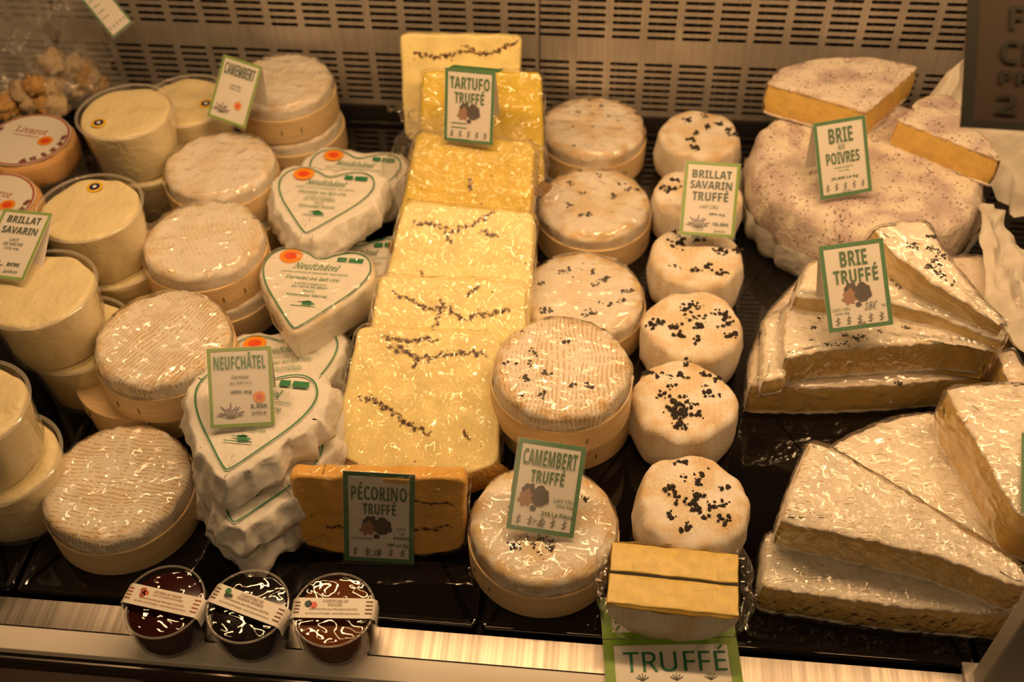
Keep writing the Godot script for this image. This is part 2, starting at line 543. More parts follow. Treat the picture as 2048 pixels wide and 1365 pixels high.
# ---------------------------------------------------------------- price tags
func tag_frame(yaw: float, lean: float, roll: float, base: Vector3) -> Transform3D:
	var a := deg_to_rad(yaw)
	var b := deg_to_rad(lean)
	var c := deg_to_rad(roll)
	var n := Vector3(sin(a) * cos(b), sin(b), cos(a) * cos(b))
	var r := Vector3(cos(a), 0, -sin(a))
	var u := n.cross(r)
	return Transform3D(Basis(r * cos(c) + u * sin(c), -r * sin(c) + u * cos(c), n), base)
func price_tag(label: String, xf: Transform3D, w: float, h: float, border: String, bw: float, rows: Array, marks := {}, leg := 0.03) -> Node3D:
	var t := thing("price_tag", label, "price tag", xf, "folded price tags")
	var g := Geo.new()
	g.box(Vector3(0, h / 2, -0.0003), Vector3(w, h, 0.0006))
	part("card", g.mesh(), M.card, t)
	var sq := func(d: float) -> PackedVector2Array: return PackedVector2Array([Vector2(-w / 2 + d, d), Vector2(w / 2 - d, d), Vector2(w / 2 - d, h - d), Vector2(-w / 2 + d, h - d)])
	part("border", flat_ring(sq.call(0.0), sq.call(bw * w), 0.0003), M[border], t)
	g = Geo.new()
	g.box(Vector3(0, h / 2 - 0.001, 0.0014), Vector3(w + 0.002, h + 0.003, 0.0002))
	part("clear_sleeve", g.mesh(), M.sleeve, t)
	if leg > 0.0:
		g = Geo.new()
		g.box(Vector3.ZERO, Vector3(w, 0.0005, h * 0.75), Basis(Vector3.RIGHT, 0.0))
		var d := Vector3(0, -h * 0.55, -leg).normalized()
		part("back_leg", g.mesh(), M.card, t, Transform3D(Basis(Vector3.RIGHT, d.cross(Vector3.RIGHT), -d), Vector3(0, h - 0.0005, -0.0008) + d * h * 0.375))
	for r in rows:
		var cx: float = ((r[1] + r[2]) / 2 - 0.5) * w
		var cy: float = (1.0 - (r[3] + r[4]) / 2) * h
		text(t, r[0], cx, cy, (r[2] - r[1]) * w, (r[4] - r[3]) * h, M[r[5]], r[6] if r.size() > 6 else "bold", 0.0007, r[7] if r.size() > 7 else 0.0)
	var px := func(u: float, v: float) -> Vector2: return Vector2((u - 0.5) * w, (1.0 - v) * h)
	if marks.has("truffle"):
		var c: Vector2 = px.call(marks.truffle[0], marks.truffle[1])
		var r := w * 0.125
		disc_xy(t, "truffle_picture", c.x - r * 0.75, c.y + r * 0.35, r * 0.9, r, M.print_truffle, 0.0005, 2.0, 0.2)
		disc_xy(t, "truffle_picture", c.x - r * 0.95, c.y - r * 0.35, r * 0.95, r * 0.9, M.print_tan, 0.0006, 5.0, 0.45)
		disc_xy(t, "truffle_picture", c.x + r * 0.7, c.y, r * 1.05, r * 1.15, M.print_truffle, 0.0008, 8.0, 0.2)
		disc_xy(t, "truffle_picture", c.x + r * 0.05, c.y - r * 1.5, r * 0.35, r * 0.33, M.print_truffle, 0.0006, 9.0, 0.2)
	if marks.has("seal"):
		var c: Vector2 = px.call(marks.seal[0], marks.seal[1])
		disc_xy(t, "seal", c.x, c.y, w * 0.095, w * 0.095, M.seal_orange, 0.0005)
		disc_xy(t, "seal", c.x, c.y, w * 0.05, w * 0.045, M.seal_red, 0.0007)
	if marks.has("sprig"):
		var c: Vector2 = px.call(marks.sprig[0], marks.sprig[1])
		var segs := []
		var buds := []
		for k in 13:
			var a := deg_to_rad(12 + k * 13)
			var e := c + Vector2(cos(a), sin(a)) * w * (0.17 + 0.05 * sin(k * 2.3)) + Vector2(0, -w * 0.05)
			segs.append([c + Vector2(cos(a) * w * 0.03, -w * 0.06), e])
			buds.append([c.lerp(e, 0.62), e + (e - c) * 0.12])
		lines_xy(t, "sprig_drawing", segs, w * 0.009, M.ink_grey, 0.0005)
		lines_xy(t, "sprig_drawing", buds, w * 0.02, M.ink_mauve, 0.0006)
	if marks.has("rules"):
		for v in marks.rules:
			lines_xy(t, "faint_line_of_print", [[px.call(0.14, v), px.call(0.46, v)]], h * 0.012, M.ink_green, 0.0005)
	if marks.has("herbs"):
		for k in 5:
			var c: Vector2 = px.call(0.16 + k * 0.17, marks.herbs)
			var segs := []
			for j in 4:
				var s := -1.0 if j % 2 == 0 else 1.0
				segs.append([c + Vector2(0, (j - 2) * w * 0.025), c + Vector2(s * w * 0.035, (j - 1.2) * w * 0.03)])
			segs.append([c + Vector2(0, -w * 0.06), c + Vector2(0, w * 0.08)])
			lines_xy(t, "herb_drawing", segs, w * 0.014, M.ink_grey, 0.0005)
	return t

# ---------------------------------------------------------------- cheeses
func boxed(called: String, label: String, p: Vector3, r: float, rind: String, sd: int, opt := {}) -> Node3D:
	# a soft cheese in the bottom half of its round poplar box; p is the middle of the base
	var t := thing(called, label, "cheese", place(p, opt.get("turn", 0.0)), opt.get("group", ""))
	if opt.has("lean"):
		t.basis = opt.lean * t.basis
	var bh: float = opt.get("box", 0.028)
	var h: float = opt.get("h", 0.04)
	var ch := part("rind", wheel(r, h - 0.002, 0.0055, sd, {"edge": opt.get("edge", 0.6), "wob": 0.022, "amp": 0.0013}), M[rind], t, place(Vector3(0, 0.002, 0)))
	ch.name = "cheese"
	var ro := r + 0.0028
	var g := lathe([[0.001, 0.0], [ro - 0.0006, 0.0], [ro, 0.0006], [ro, bh - 0.0004], [ro - 0.0004, bh], [ro - 0.0016, bh], [ro - 0.0018, bh - 0.0006], [ro - 0.0018, 0.0016], [0.001, 0.0016]], 80)
	var b := part("wooden_box", g, M.wood, t)
	var gs := Geo.new()
	gs.box(Vector3(0, bh * 0.5, ro + 0.0003), Vector3(0.0008, 0.006, 0.0005))
	gs.box(Vector3(0.02, bh * 0.5, sqrt(ro * ro - 0.0004) + 0.0003), Vector3(0.0008, 0.006, 0.0005))
	part("staple", gs.mesh(), M.ink_grey, b)
	if opt.get("film", true):
		var gf := Geo.new()
		solid(gf, circle(r + 0.0015, 72, 0.02, sd + 3), [[0.0, bh * 0.9], [-0.0005, h * 0.8], [0.004, h + 0.0014], [0.010, h + 0.0022]], {"bot": 0, "top": 14, "amp": 0.0009, "freq": 110.0, "seed": sd, "clamp": false})
		solid(gf, circle(r + 0.0019, 72, 0.02, sd + 3), [[0.0, bh * 0.9], [-0.0005, h * 0.8], [0.004, h + 0.0018], [0.010, h + 0.0027]], {"bot": 0, "top": 14, "amp": 0.0009, "freq": 90.0, "seed": sd + 60, "clamp": false})
		part("plastic_film", gf.mesh(), M[opt.get("wrap", "film")], t)
	if opt.get("spots", []).size():
		var inv := t.transform.affine_inverse()
		var q := []
		for s in opt.spots:
			var l := inv * at(s.x, s.y, p.y + h)
			if Vector2(l.x, l.z).length() < r - 0.004:
				q.append(Vector3(l.x, h, l.z))
		var cr := part("truffle_crumbs", crumb_mesh(q, opt.get("crumb", 0.003), sd), M.truffle, t)
		cr.set_meta("kind", "stuff")
	return t
func spots_of(ox: float, oy: float, k: float, a: Array) -> Array:
	var q := []
	for i in range(0, a.size(), 2):
		q.append(Vector2(ox + a[i] / k, oy + a[i + 1] / k))
	return q
func bare(called: String, label: String, p: Vector3, r: float, h: float, sd: int, spots: Array, group: String) -> Node3D:
	var t := thing(called, label, "cheese", place(p), group)
	part("cheese", wheel(r, h, 0.0075, sd, {"edge": 0.5, "wob": 0.035, "amp": 0.0020, "freq": 36.0, "bulge": 0.002}), M.rind_patchy, t)
	var q := []
	for s in spots:
		var l := at(s.x, s.y, p.y + h) - p
		if Vector2(l.x, l.z).length() < r - 0.004:
			q.append(Vector3(l.x, h + 0.0004, l.z))
	var cr := part("truffle_crumbs", crumb_mesh(q, 0.0036, sd), M.truffle, t)
	cr.set_meta("kind", "stuff")
	return t
func tub(label: String, p: Vector3, sd: int, opt := {}) -> Node3D:
	var t := thing("cream_cheese_tub", label, "cheese", place(p, opt.get("turn", 0.0)), "cream cheese tubs")
	var r: float = opt.get("r", 0.0450)
	var h: float = opt.get("h", 0.062)
	var gc := Geo.new()
	solid(gc, circle(r - 0.0012, 88, 0.012, sd * 3.0), [[r * 0.14 + 0.004, 0.0], [r * 0.14, 0.003], [r * 0.10, h * 0.3], [r * 0.05, h * 0.65], [0.0012, h - 0.009], [0.0012, h - 0.006], [0.0022, h - 0.0045], [0.0042, h - 0.0036], [0.007, h - 0.0033]], {"amp": 0.0016, "freq": 34.0, "seed": sd * 11.3, "top": 10})
	part("cheese", gc.mesh(), M.cream, t, place(Vector3(0, 0.0016, 0)))
	part("cup", lathe([[0.001, 0.0005], [r * 0.86, 0.0005], [r * 0.90, 0.004], [r, h]], 72), M.clear_plastic, t)
	part("rim", lathe([[r, h - 0.0016], [r + 0.0022, h - 0.0012], [r + 0.0024, h], [r, h + 0.0006], [r - 0.0006, h - 0.0004], [r, h - 0.0016]], 72), M.clear_rim, t)
	if opt.has("dot"):
		var d: Vector2 = opt.dot
		var s := part("sticker", patch_y(d, 0.0072, h - 0.0004), M.seal_yellow, t)
		part("emblem", patch_y(d, 0.0046, h - 0.0001), M.seal_navy, s)
		part("emblem", patch_y(d, 0.0018, h + 0.0002), M.card, s)
	return t
func patch_y(c: Vector2, r: float, y: float) -> ArrayMesh:
	var g := Geo.new()
	solid(g, dense(circle(r, 24), 1.0), [[0.0, y - 0.0004], [0.0, y]], {"bot": 0, "top": 2})
	for k in g.v.size():
		g.v[k] += Vector3(c.x, 0, c.y)
	return g.mesh()

func heart_outline() -> PackedVector2Array:
	var half := [Vector2(0, -0.035), Vector2(0.012, -0.044), Vector2(0.030, -0.049), Vector2(0.045, -0.043), Vector2(0.0525, -0.028), Vector2(0.0515, -0.012), Vector2(0.042, 0.008), Vector2(0.022, 0.034), Vector2(0.007, 0.053), Vector2(0, 0.058)]
	var o := PackedVector2Array()
	for p in half:
		o.append(p)
	for k in range(half.size() - 2, 0, -1):
		o.append(Vector2(-half[k].x, half[k].y))
	return soften(ccw(o), 2)
func wrap_outline() -> PackedVector2Array:
	var half := [Vector2(0, -0.046), Vector2(0.030, -0.053), Vector2(0.052, -0.046), Vector2(0.060, -0.022), Vector2(0.050, 0.010), Vector2(0.026, 0.042), Vector2(0.008, 0.062)]
	var o := PackedVector2Array()
	for p in half:
		o.append(p)
	for k in range(half.size() - 1, 0, -1):
		o.append(Vector2(-half[k].x, half[k].y))
	return dense(soften(ccw(o), 2), 0.004)
func heart_print(t: Node3D, y: float, k: float) -> void:
	# the printed face lies flat: text x runs along x, text y towards the lobes
	var o := heart_outline()
	var a := PackedVector2Array()
	var b := PackedVector2Array()
	var nor := outward(o)
	for i in o.size():
		var p := (o[i] - nor[i] * 0.0035) * k
		var q := (o[i] - nor[i] * 0.0048) * k
		a.append(Vector2(p.x, -p.y))
		b.append(Vector2(q.x, -q.y))
	var face := Transform3D(Basis(Vector3.RIGHT, Vector3(0, 0, -1), Vector3.UP), Vector3(0, y, 0))
	var pr := part("printed_heart", flat_ring(a, b, 0.0004), M.ink_leaf, t, face)
	disc_xy(pr, "seal", -0.027 * k, 0.034 * k, 0.0105 * k, 0.0095 * k, M.seal_orange, 0.0004)
	disc_xy(pr, "seal", -0.027 * k, 0.034 * k, 0.006 * k, 0.0045 * k, M.seal_red, 0.0006)
	var g := Geo.new()
	g.quad(Vector3(0.026, 0.031, 0.0004) * k, Vector3(0.026, 0.037, 0.0004) * k, Vector3(0.039, 0.037, 0.0004) * k, Vector3(0.039, 0.031, 0.0004) * k)
	g.quad(Vector3(0.0155, 0.031, 0.0004) * k, Vector3(0.0155, 0.037, 0.0004) * k, Vector3(0.024, 0.037, 0.0004) * k, Vector3(0.024, 0.031, 0.0004) * k)
	part("stamp", g.mesh(), M.ink_leaf, pr)
	for r in [["Neufchâtel", 0.0, 0.0225, 0.040, 0.0078, "script", 0.35], ["APPELLATION D'ORIGINE PROTÉGÉE", 0.0, 0.0145, 0.060, 0.0022, "sans", 0.0], ["Fermier au lait cru", 0.0, 0.0075, 0.048, 0.0042, "script", 0.35], ["LYCÉE AGRICOLE", 0.0, 0.0005, 0.028, 0.0026, "sans", 0.0], ["DU PAYS DE BRAY", 0.0, -0.0035, 0.032, 0.0026, "sans", 0.0], ["76220", 0.0, -0.0085, 0.010, 0.0024, "sans", 0.0], ["Brémontier Merval", 0.0, -0.0135, 0.036, 0.0034, "serif", 0.0]]:
		text(pr, r[0], r[1] * k, r[2] * k, r[3] * k, r[4] * k, M.ink_leaf, r[5], 0.0005, r[6])
	lines_xy(pr, "cow_drawing", [[Vector2(-0.011, -0.0265) * k, Vector2(0.011, -0.0265) * k], [Vector2(-0.006, -0.022) * k, Vector2(0.007, -0.021) * k]], 0.0008, M.ink_leaf, 0.0004)
	disc_xy(pr, "cow_drawing", 0.003 * k, -0.0225 * k, 0.0055 * k, 0.0025 * k, M.ink_leaf, 0.0004, 4.0, 0.5)
func wrapped_heart(label: String, p: Vector3, turn: float, sd: int, h := 0.032, k := 1.0, lean := Basis()) -> Node3D:
	var t := thing("wrapped_heart_cheese", label, "cheese", place(p, turn), "paper wrapped heart cheeses")
	t.basis = lean * t.basis
	var g := Geo.new()
	var o := wrap_outline()
	var rng := RandomNumberGenerator.new()
	rng.seed = sd
	var q := PackedVector2Array()
	for v in o:
		q.append(v * k * (1.0 + 0.05 * noise.get_noise_3d(v.x * 60, v.y * 60, sd * 5.0)))
	# the sheet is folded under: sides slope out to a crumpled hem
	solid(g, q, [[0.016, 0.0], [0.007, 0.0008], [0.001, 0.004], [-0.003, h * 0.28], [-0.002, h * 0.5], [0.0015, h * 0.8], [0.004, h - 0.002], [0.007, h], [0.010, h + 0.0002]], {"amp": 0.0026, "freq": 22.0, "fold": true, "seed": sd * 7.1, "top": 6, "cen": Vector2(0, -0.005)})
	# creases: the sides are pushed in and out in flat facets
	for i in g.v.size():
		var c0 := g.v[i]
		if c0.y < h - 0.004:
			var ang := atan2(c0.z, c0.x)
			var cr := absf(noise.get_noise_3d(cos(ang) * 1.5, sin(ang) * 1.5 + sd, c0.y * 32.0)) + 0.35 * absf(noise.get_noise_3d(cos(ang) * 4.0, sin(ang) * 4.0 + sd, c0.y * 50.0))
			g.v[i] += Vector3(c0.x, 0, c0.z).normalized() * (0.0025 - 0.009 * cr)
	for i in g.v.size():
		if g.v[i].y > h - 0.004:
			g.v[i].y = lerpf(h, g.v[i].y, 0.12)
	g.renormal()
	part("paper_wrap", g.mesh(), M.paper, t)
	heart_print(t, h + 0.0016, k * 0.95)
	return t

func frame_of(pts: Array) -> Transform3D:
	var c := Vector3.ZERO
	for p in pts:
		c += p / pts.size()
	var n := Vector3.ZERO
	for k in pts.size():
		n += (pts[k] - c).cross(pts[(k + 1) % pts.size()] - c)
	n = n.normalized()
	if n.y < 0:
		n = -n
	var x := (Vector3.RIGHT - n * n.x).normalized()
	return Transform3D(Basis(x, n, x.cross(n)), c)
func wedge(called: String, label: String, px: Array, thick: float, opt := {}) -> Node3D:
	# px: [x, y, height] round the upper face; edges listed in opt.rind carry rind, the others are cut
	var pts := []
	for q in px:
		pts.append(at(q[0], q[1], q[2]))
	var xf := frame_of(pts)
	var inv := xf.affine_inverse()
	var poly := PackedVector2Array()
	for p in pts:
		var l: Vector3 = inv * p
		poly.append(Vector2(l.x, l.z))
	var s := 0.0
	for k in poly.size():
		s += poly[k].cross(poly[(k + 1) % poly.size()])
	var rind: Array = opt.get("rind", [])
	if s < 0:
		poly.reverse()
		var r2 := []
		for e in rind:
			r2.append((poly.size() - 2 - e + poly.size()) % poly.size())
		rind = r2
	# the node stands at the middle of the lower face
	var t := thing(called, label, "cheese", Transform3D(xf.basis, xf.origin - xf.basis.y * thick), opt.get("group", ""))
	var sd: float = opt.get("seed", 1)
	var o := PackedVector2Array()
	var edge := []
	for k in poly.size():
		var a := poly[k]
		var b := poly[(k + 1) % poly.size()]
		var n := maxi(1, int(ceil(a.distance_to(b) / 0.004)))
		for i in n:
			o.append(a.lerp(b, float(i) / n))
			edge.append(k)
	var cut_soft := o.duplicate()
	for it in 2:
		var q := PackedVector2Array()
		for k in cut_soft.size():
			q.append((cut_soft[k] * 2 + cut_soft[(k + 1) % cut_soft.size()] + cut_soft[k - 1]) / 4)
		cut_soft = q
	o = cut_soft
	var tint: Color = opt.get("tint", Color.WHITE)
	var bulge: float = opt.get("bulge", 0.0012)
	var g := Geo.new()
	solid(g, o, [[0.002, 0.0005], [0.0006, 0.003], [-bulge, thick * 0.45], [0.0006, thick - 0.002], [0.001, thick - 0.001]], {"amp": 0.0009, "freq": 60.0, "seed": sd * 3.3, "top": 1, "bot": 1, "tint": opt.get("paste_tint", Color.WHITE)})
	part("paste", g.mesh(), M[opt.get("paste", "paste")], t)
	g = Geo.new()
	var wav := PackedVector2Array()
	var nor := outward(o)
	for k in o.size():
		wav.append(o[k] + nor[k] * 0.0012 * (noise.get_noise_3d(o[k].x * 160, o[k].y * 160, sd) + noise.get_noise_3d(o[k].x * 500, o[k].y * 500, sd) * 0.5))
	solid(g, wav, [[0.0012, thick - 0.0028], [0.0, thick - 0.0028], [-0.0004, thick - 0.0014, 0.5], [0.0004, thick - 0.0003, 0.35], [0.002, thick, 0.1], [0.006, thick + 0.0003]], {"amp": 0.0007, "freq": 75.0, "seed": sd, "top": 8, "bot": 1, "tint": tint, "rim": Color(0.72, 0.52, 0.30)})
	part("top_rind", g.mesh(), M[opt.get("skin", "rind_brie")], t)
	g = Geo.new()
	solid(g, wav, [[0.002, 0.0], [0.0, 0.0006], [0.0, 0.0022], [0.0012, 0.003]], {"amp": 0.0006, "freq": 75.0, "seed": sd + 5, "top": 1, "bot": 1, "tint": tint})
	part("bottom_rind", g.mesh(), M[opt.get("skin", "rind_brie")], t)
	if rind.size():
		g = Geo.new()
		var start := -1
		var n := o.size()
		for k in n:
			if edge[k] in rind and not edge[(k + n - 1) % n] in rind:
				start = k
		if start < 0:
			start = 0
		var cols := []
		var rows := [[-0.0004, 0.0], [0.0012, 0.003], [0.0022, thick * 0.5], [0.0012, thick - 0.0035], [-0.0006, thick + 0.0002]]
		var rings := []
		for r in rows:
			var ring := PackedVector3Array()
			var col := PackedColorArray()
			for j in n:
				var k := (start + j) % n
				if not edge[k] in rind and not edge[(k + n - 1) % n] in rind:
					break
				var p: Vector2 = o[k] + nor[k] * (r[0] + 0.0007 * noise.get_noise_3d(o[k].x * 90, r[1] * 90, o[k].y * 90 + sd))
				ring.append(Vector3(p.x, r[1], p.y))
				col.append(tint)
			rings.append(ring)
			cols.append(col)
		if rings[0].size() > 1:
			g.grid(rings, false, cols)
			part("outer_rind", g.mesh(), M[opt.get("skin", "rind_brie")], t)
	if opt.get("film", "") != "":
		g = Geo.new()
		solid(g, o, [[-0.003, thick * 0.1], [-0.0034, thick * 0.5], [-0.003, thick - 0.004], [-0.001, thick + 0.0012], [0.004, thick + 0.0020]], {"bot": 0, "top": 16, "amp": 0.0009, "freq": 100.0, "seed": sd + 9, "clamp": false})
		solid(g, o, [[-0.0034, thick * 0.1], [-0.0038, thick * 0.5], [-0.0034, thick - 0.004], [-0.0012, thick + 0.0016], [0.004, thick + 0.0026]], {"bot": 0, "top": 16, "amp": 0.0009, "freq": 80.0, "seed": sd + 70, "clamp": false})
		part("plastic_film", g.mesh(), M[opt.film], t)
	if opt.has("spots"):
		var q := []
		var plane := Plane(xf.basis.y, xf.origin)
		var back := t.transform.affine_inverse()
		for w in opt.spots:
			var hit = plane.intersects_ray(eye, ray(w.x, w.y))
			if hit != null:
				var l: Vector3 = back * hit
				if Geometry2D.is_point_in_polygon(Vector2(l.x, l.z), o):
					q.append(Vector3(l.x, thick + 0.0004, l.z))
		if q.size():
			var cr := part("truffle_crumbs", crumb_mesh(q, opt.get("crumb", 0.0022), int(sd) + 40), M.truffle, t)
			cr.set_meta("kind", "stuff")
	return t
func slab(label: String, tl: Array, tr: Array, slope: float, length: float, thick: float, tex: Texture2D, opt := {}) -> Node3D:
	# a cut slice lying back: its face runs down from the edge tl - tr towards the front
	var a := at(tl[0], tl[1], tl[2])
	var b := at(tr[0], tr[1], tr[2])
	var x := (b - a).normalized()
	var fwd := Vector3.UP.cross(x) * -1.0
	if fwd.z < 0:
		fwd = -fwd
	var s := deg_to_rad(slope)
	var down := fwd * cos(s) - Vector3.UP * sin(s)
	var n := down.cross(x).normalized()
	var w := a.distance_to(b)
	var t := thing("truffle_cheese_slice", label, "cheese", Transform3D(Basis(x, n, down), (a + b) / 2 - n * thick), opt.get("group", "slices of truffled hard cheese"))
	var wide: float = opt.get("wide", 1.0)
	var o := PackedVector2Array([Vector2(-w / 2, 0), Vector2(w / 2, 0), Vector2(w / 2 * wide, length * 0.9), Vector2(w * 0.28 * wide, length), Vector2(-w * 0.28 * wide, length), Vector2(-w / 2 * wide, length * 0.9)])
	o = dense(soften(dense(ccw(o), 0.02), 2), 0.006)
	var g := Geo.new()
	solid(g, o, [[0.0025, 0.0], [0.0005, 0.002], [0.0, thick * 0.5], [0.0004, thick - 0.002], [0.002, thick], [0.004, thick]], {"amp": 0.0009, "freq": 40.0, "seed": w * 900 + slope, "top": 6, "bot": 1})
	# planar texture over the face
	for k in g.v.size():
		g.uv[k] = Vector2(g.v[k].x / w + 0.5, g.v[k].z / length)
	var m := mat("cut_face_%d" % names["truffle_cheese_slice"], Color.WHITE, 0.42)
	m.albedo_texture = tex
	m.heightmap_enabled = true
	m.heightmap_texture = T.lump
	m.heightmap_scale = 0.03
	part("paste", g.mesh(), m, t)
	if opt.get("rind", true):
		g = Geo.new()
		var nor := outward(o)
		var rings := []
		for r in [[0.0008, thick * 0.02], [0.0085, thick * 0.12], [0.0105, thick * 0.35], [0.0085, thick * 0.65], [0.0045, thick - 0.004], [0.0012, thick - 0.0004], [-0.0012, thick + 0.0003]]:
			var ring := PackedVector3Array()
			for k in o.size():
				var e: Vector2 = o[k] + nor[k] * float(r[0])
				if o[k].y > length * 0.86:
					ring.append(Vector3(e.x, r[1], e.y))
			rings.append(ring)
		g.grid(rings, false)
		part("rind", g.mesh(), M.hard_rind, t)
	if opt.get("film", "") != "":
		g = Geo.new()
		solid(g, o, [[-0.002, thick * 0.2], [-0.0026, thick * 0.6], [-0.002, thick - 0.001], [0.001, thick + 0.0012], [0.005, thick + 0.0014]], {"bot": 0, "top": 10, "amp": 0.001, "freq": 90.0, "seed": slope, "clamp": false})
		part("plastic_film", g.mesh(), M[opt.film], t)
	return t
func sheet(corners: Array, nu: int, nv: int, amp: float, fq: float, sd: float) -> ArrayMesh:
	# a loose sheet through four places (upper left, upper right, lower right, lower left), buckled by noise
	var g := Geo.new()
	var rows := []
	for i in nv + 1:
		var row := PackedVector3Array()
		var f := float(i) / nv
		for j in nu + 1:
			var e := float(j) / nu
			var p: Vector3 = corners[0].lerp(corners[1], e).lerp(corners[3].lerp(corners[2], e), f)
			var q := p * fq
			p += Vector3(noise.get_noise_3d(q.x, q.y, q.z + sd), noise.get_noise_3d(q.x + sd, q.y, q.z), noise.get_noise_3d(q.x, q.y + sd, q.z)) * amp
			row.append(p)
		rows.append(row)
	g.grid(rows, false)
	return g.mesh()

# ---------------------------------------------------------------- small goods
func jam_jar(label: String, p: Vector3, turn: float, jam: Material, lines: Array, ink: String, sd: int) -> Node3D:
	var t := thing("jam_jar", label, "jam jar", place(p, turn), "small jam jars on the front ledge")
	part("jam", lathe([[0.001, 0.002], [0.017, 0.002], [0.0245, 0.007], [0.0278, 0.018], [0.0278, 0.030], [0.0268, 0.0375], [0.0255, 0.0390], [0.001, 0.0392]]), jam, t)
	part("glass", lathe([[0.001, 0.0], [0.018, 0.0], [0.0262, 0.006], [0.0296, 0.018], [0.0296, 0.031], [0.0280, 0.0425]]), M.jar_glass, t)
	part("rim", lathe([[0.0278, 0.0425], [0.0290, 0.0423], [0.0293, 0.0431], [0.0287, 0.0438], [0.0278, 0.0435], [0.0278, 0.0425]]), M.clear_rim, t)
	var g := Geo.new()
	solid(g, circle(0.0278, 48), [[0.0, 0.0432], [0.001, 0.0434]], {"bot": 0, "top": 14, "amp": 0.0005, "freq": 70.0, "seed": sd * 9.0, "clamp": false})
	part("film_lid", g.mesh(), M.jar_film, t)
	g = Geo.new()
	var rings := []
	for k in 25:
		var u := -1.0 + k / 12.0
		var x := 0.0
		var y := 0.0
		var b := absf(u)
		if b < 0.8:
			x = u / 0.8 * 0.0288
			y = 0.0448
		else:
			x = signf(u) * (0.0298 + 0.0006 * (b - 0.8))
			y = 0.0440 - (b - 0.8) / 0.2 * 0.012
		rings.append(PackedVector3Array([Vector3(x, y, -0.0078), Vector3(x, y, 0.0078)]))
	g.grid(rings, false)
	var band := part("paper_band", g.mesh(), M.label_card, t)
	var face := Transform3D(Basis(Vector3.RIGHT, Vector3(0, 0, -1), Vector3.UP), Vector3(0, 0.0450, 0))
	for l in lines:
		text(band, l[0], l[1], l[2], l[3], l[4], M[ink], l[5], 0.0003)
	for o in band.get_children():
		o.transform = face * o.transform
	for k in 4:
		lines_small(band, face, [[Vector2(-0.0275, 0.004 - k * 0.0026), Vector2(-0.0235, 0.004 - k * 0.0026)], [Vector2(0.0225, 0.005 - k * 0.003), Vector2(0.0275, 0.005 - k * 0.003)]], M[ink])
	for f in lines[0][6]:
		var d := circle(f[2], 18, 0.15, sd)
		for k in d.size():
			d[k] += Vector2(f[0], f[1])
		part("fruit_picture", patch_xy(d, 0.0003), M[f[3]], band, face)
	return t
func lines_small(parent: Node3D, face: Transform3D, segs: Array, m: Material) -> void:
	var g := Geo.new()
	for s in segs:
		g.quad(Vector3(s[0].x, s[0].y - 0.0004, 0.0003), Vector3(s[0].x, s[0].y + 0.0004, 0.0003), Vector3(s[1].x, s[1].y + 0.0004, 0.0003), Vector3(s[1].x, s[1].y - 0.0004, 0.0003))
	part("small_print", g.mesh(), m, parent, face).set_meta("kind", "stuff")

func labelled_round(label: String, p: Vector3, turn: float, sd: int) -> Node3D:
	# a washed-rind cheese under a round printed label, on a clear plastic dish
	var t := thing("washed_rind_cheese", label, "cheese", place(p, turn), "labelled washed rind cheeses")
	part("dish", lathe([[0.001, 0.0], [0.040, 0.0], [0.044, 0.004], [0.047, 0.034]]), M.clear_plastic, t)
	part("cheese", wheel(0.046, 0.030, 0.007, sd, {"edge": 0.0, "tint": Color(0.80, 0.50, 0.22)}), M.rind_soft, t, place(Vector3(0, 0.026, 0)))
	var face := Transform3D(Basis(Vector3.RIGHT, Vector3(0, 0, -1), Vector3.UP), Vector3(0, 0.0578, 0))
	var lab := part("label", patch_xy(circle(0.0425, 48), 0.0), M.label_card, t, face)
	part("printed_ring", flat_ring(circle(0.0415, 48), circle(0.0395, 48), 0.0004), M.ink_red, lab)
	for k in 22:
		var a := TAU * k / 22
		if sin(a) < 0.45 and sin(a) > -0.95:
			disc_xy(lab, "ornament", cos(a) * 0.036, sin(a) * 0.036, 0.0030, 0.0034, M.ink_brown, 0.0004, k, 0.6)
	text(lab, "Livarot", -0.002, 0.014, 0.034, 0.009, M.ink_red, "serif", 0.0005)
	lines_xy(lab, "printed_rule", [[Vector2(-0.018, 0.005), Vector2(0.010, 0.005)]], 0.0008, M.ink_red, 0.0005)
	disc_xy(lab, "seal", 0.020, 0.001, 0.0075, 0.0075, M.seal_orange, 0.0005)
	disc_xy(lab, "seal", 0.020, 0.001, 0.0045, 0.0042, M.seal_red, 0.0007)
	return t

func lump(p: Vector3, r: float, sd: int) -> void:
	var g := Geo.new()
	var rings := []
	for i in 11:
		var f := PI * i / 10.0
		var row := PackedVector3Array()
		for j in 16:
			var a := TAU * j / 16
			var d := Vector3(cos(a) * sin(f), -cos(f), sin(a) * sin(f))
			var q := r * (1.0 + 0.45 * noise.get_noise_3d(d.x * 1.3 + sd * 3.1, d.y * 1.6, d.z * 1.6) + 0.12 * noise.get_noise_3d(d.x * 3 + sd, d.y * 4, d.z * 4))
			row.append(d * q)
		rings.append(row)
	g.grid(rings)
	var o := part(numbered("meringue_lump"), g.mesh(), M.lump_pale if sd % 3 else M.lump_gold, self, place(p))
	tag(o, "knobbly pale lump inside the clear bags behind the labelled round cheeses", "confection", "pale lumps in the clear bags")

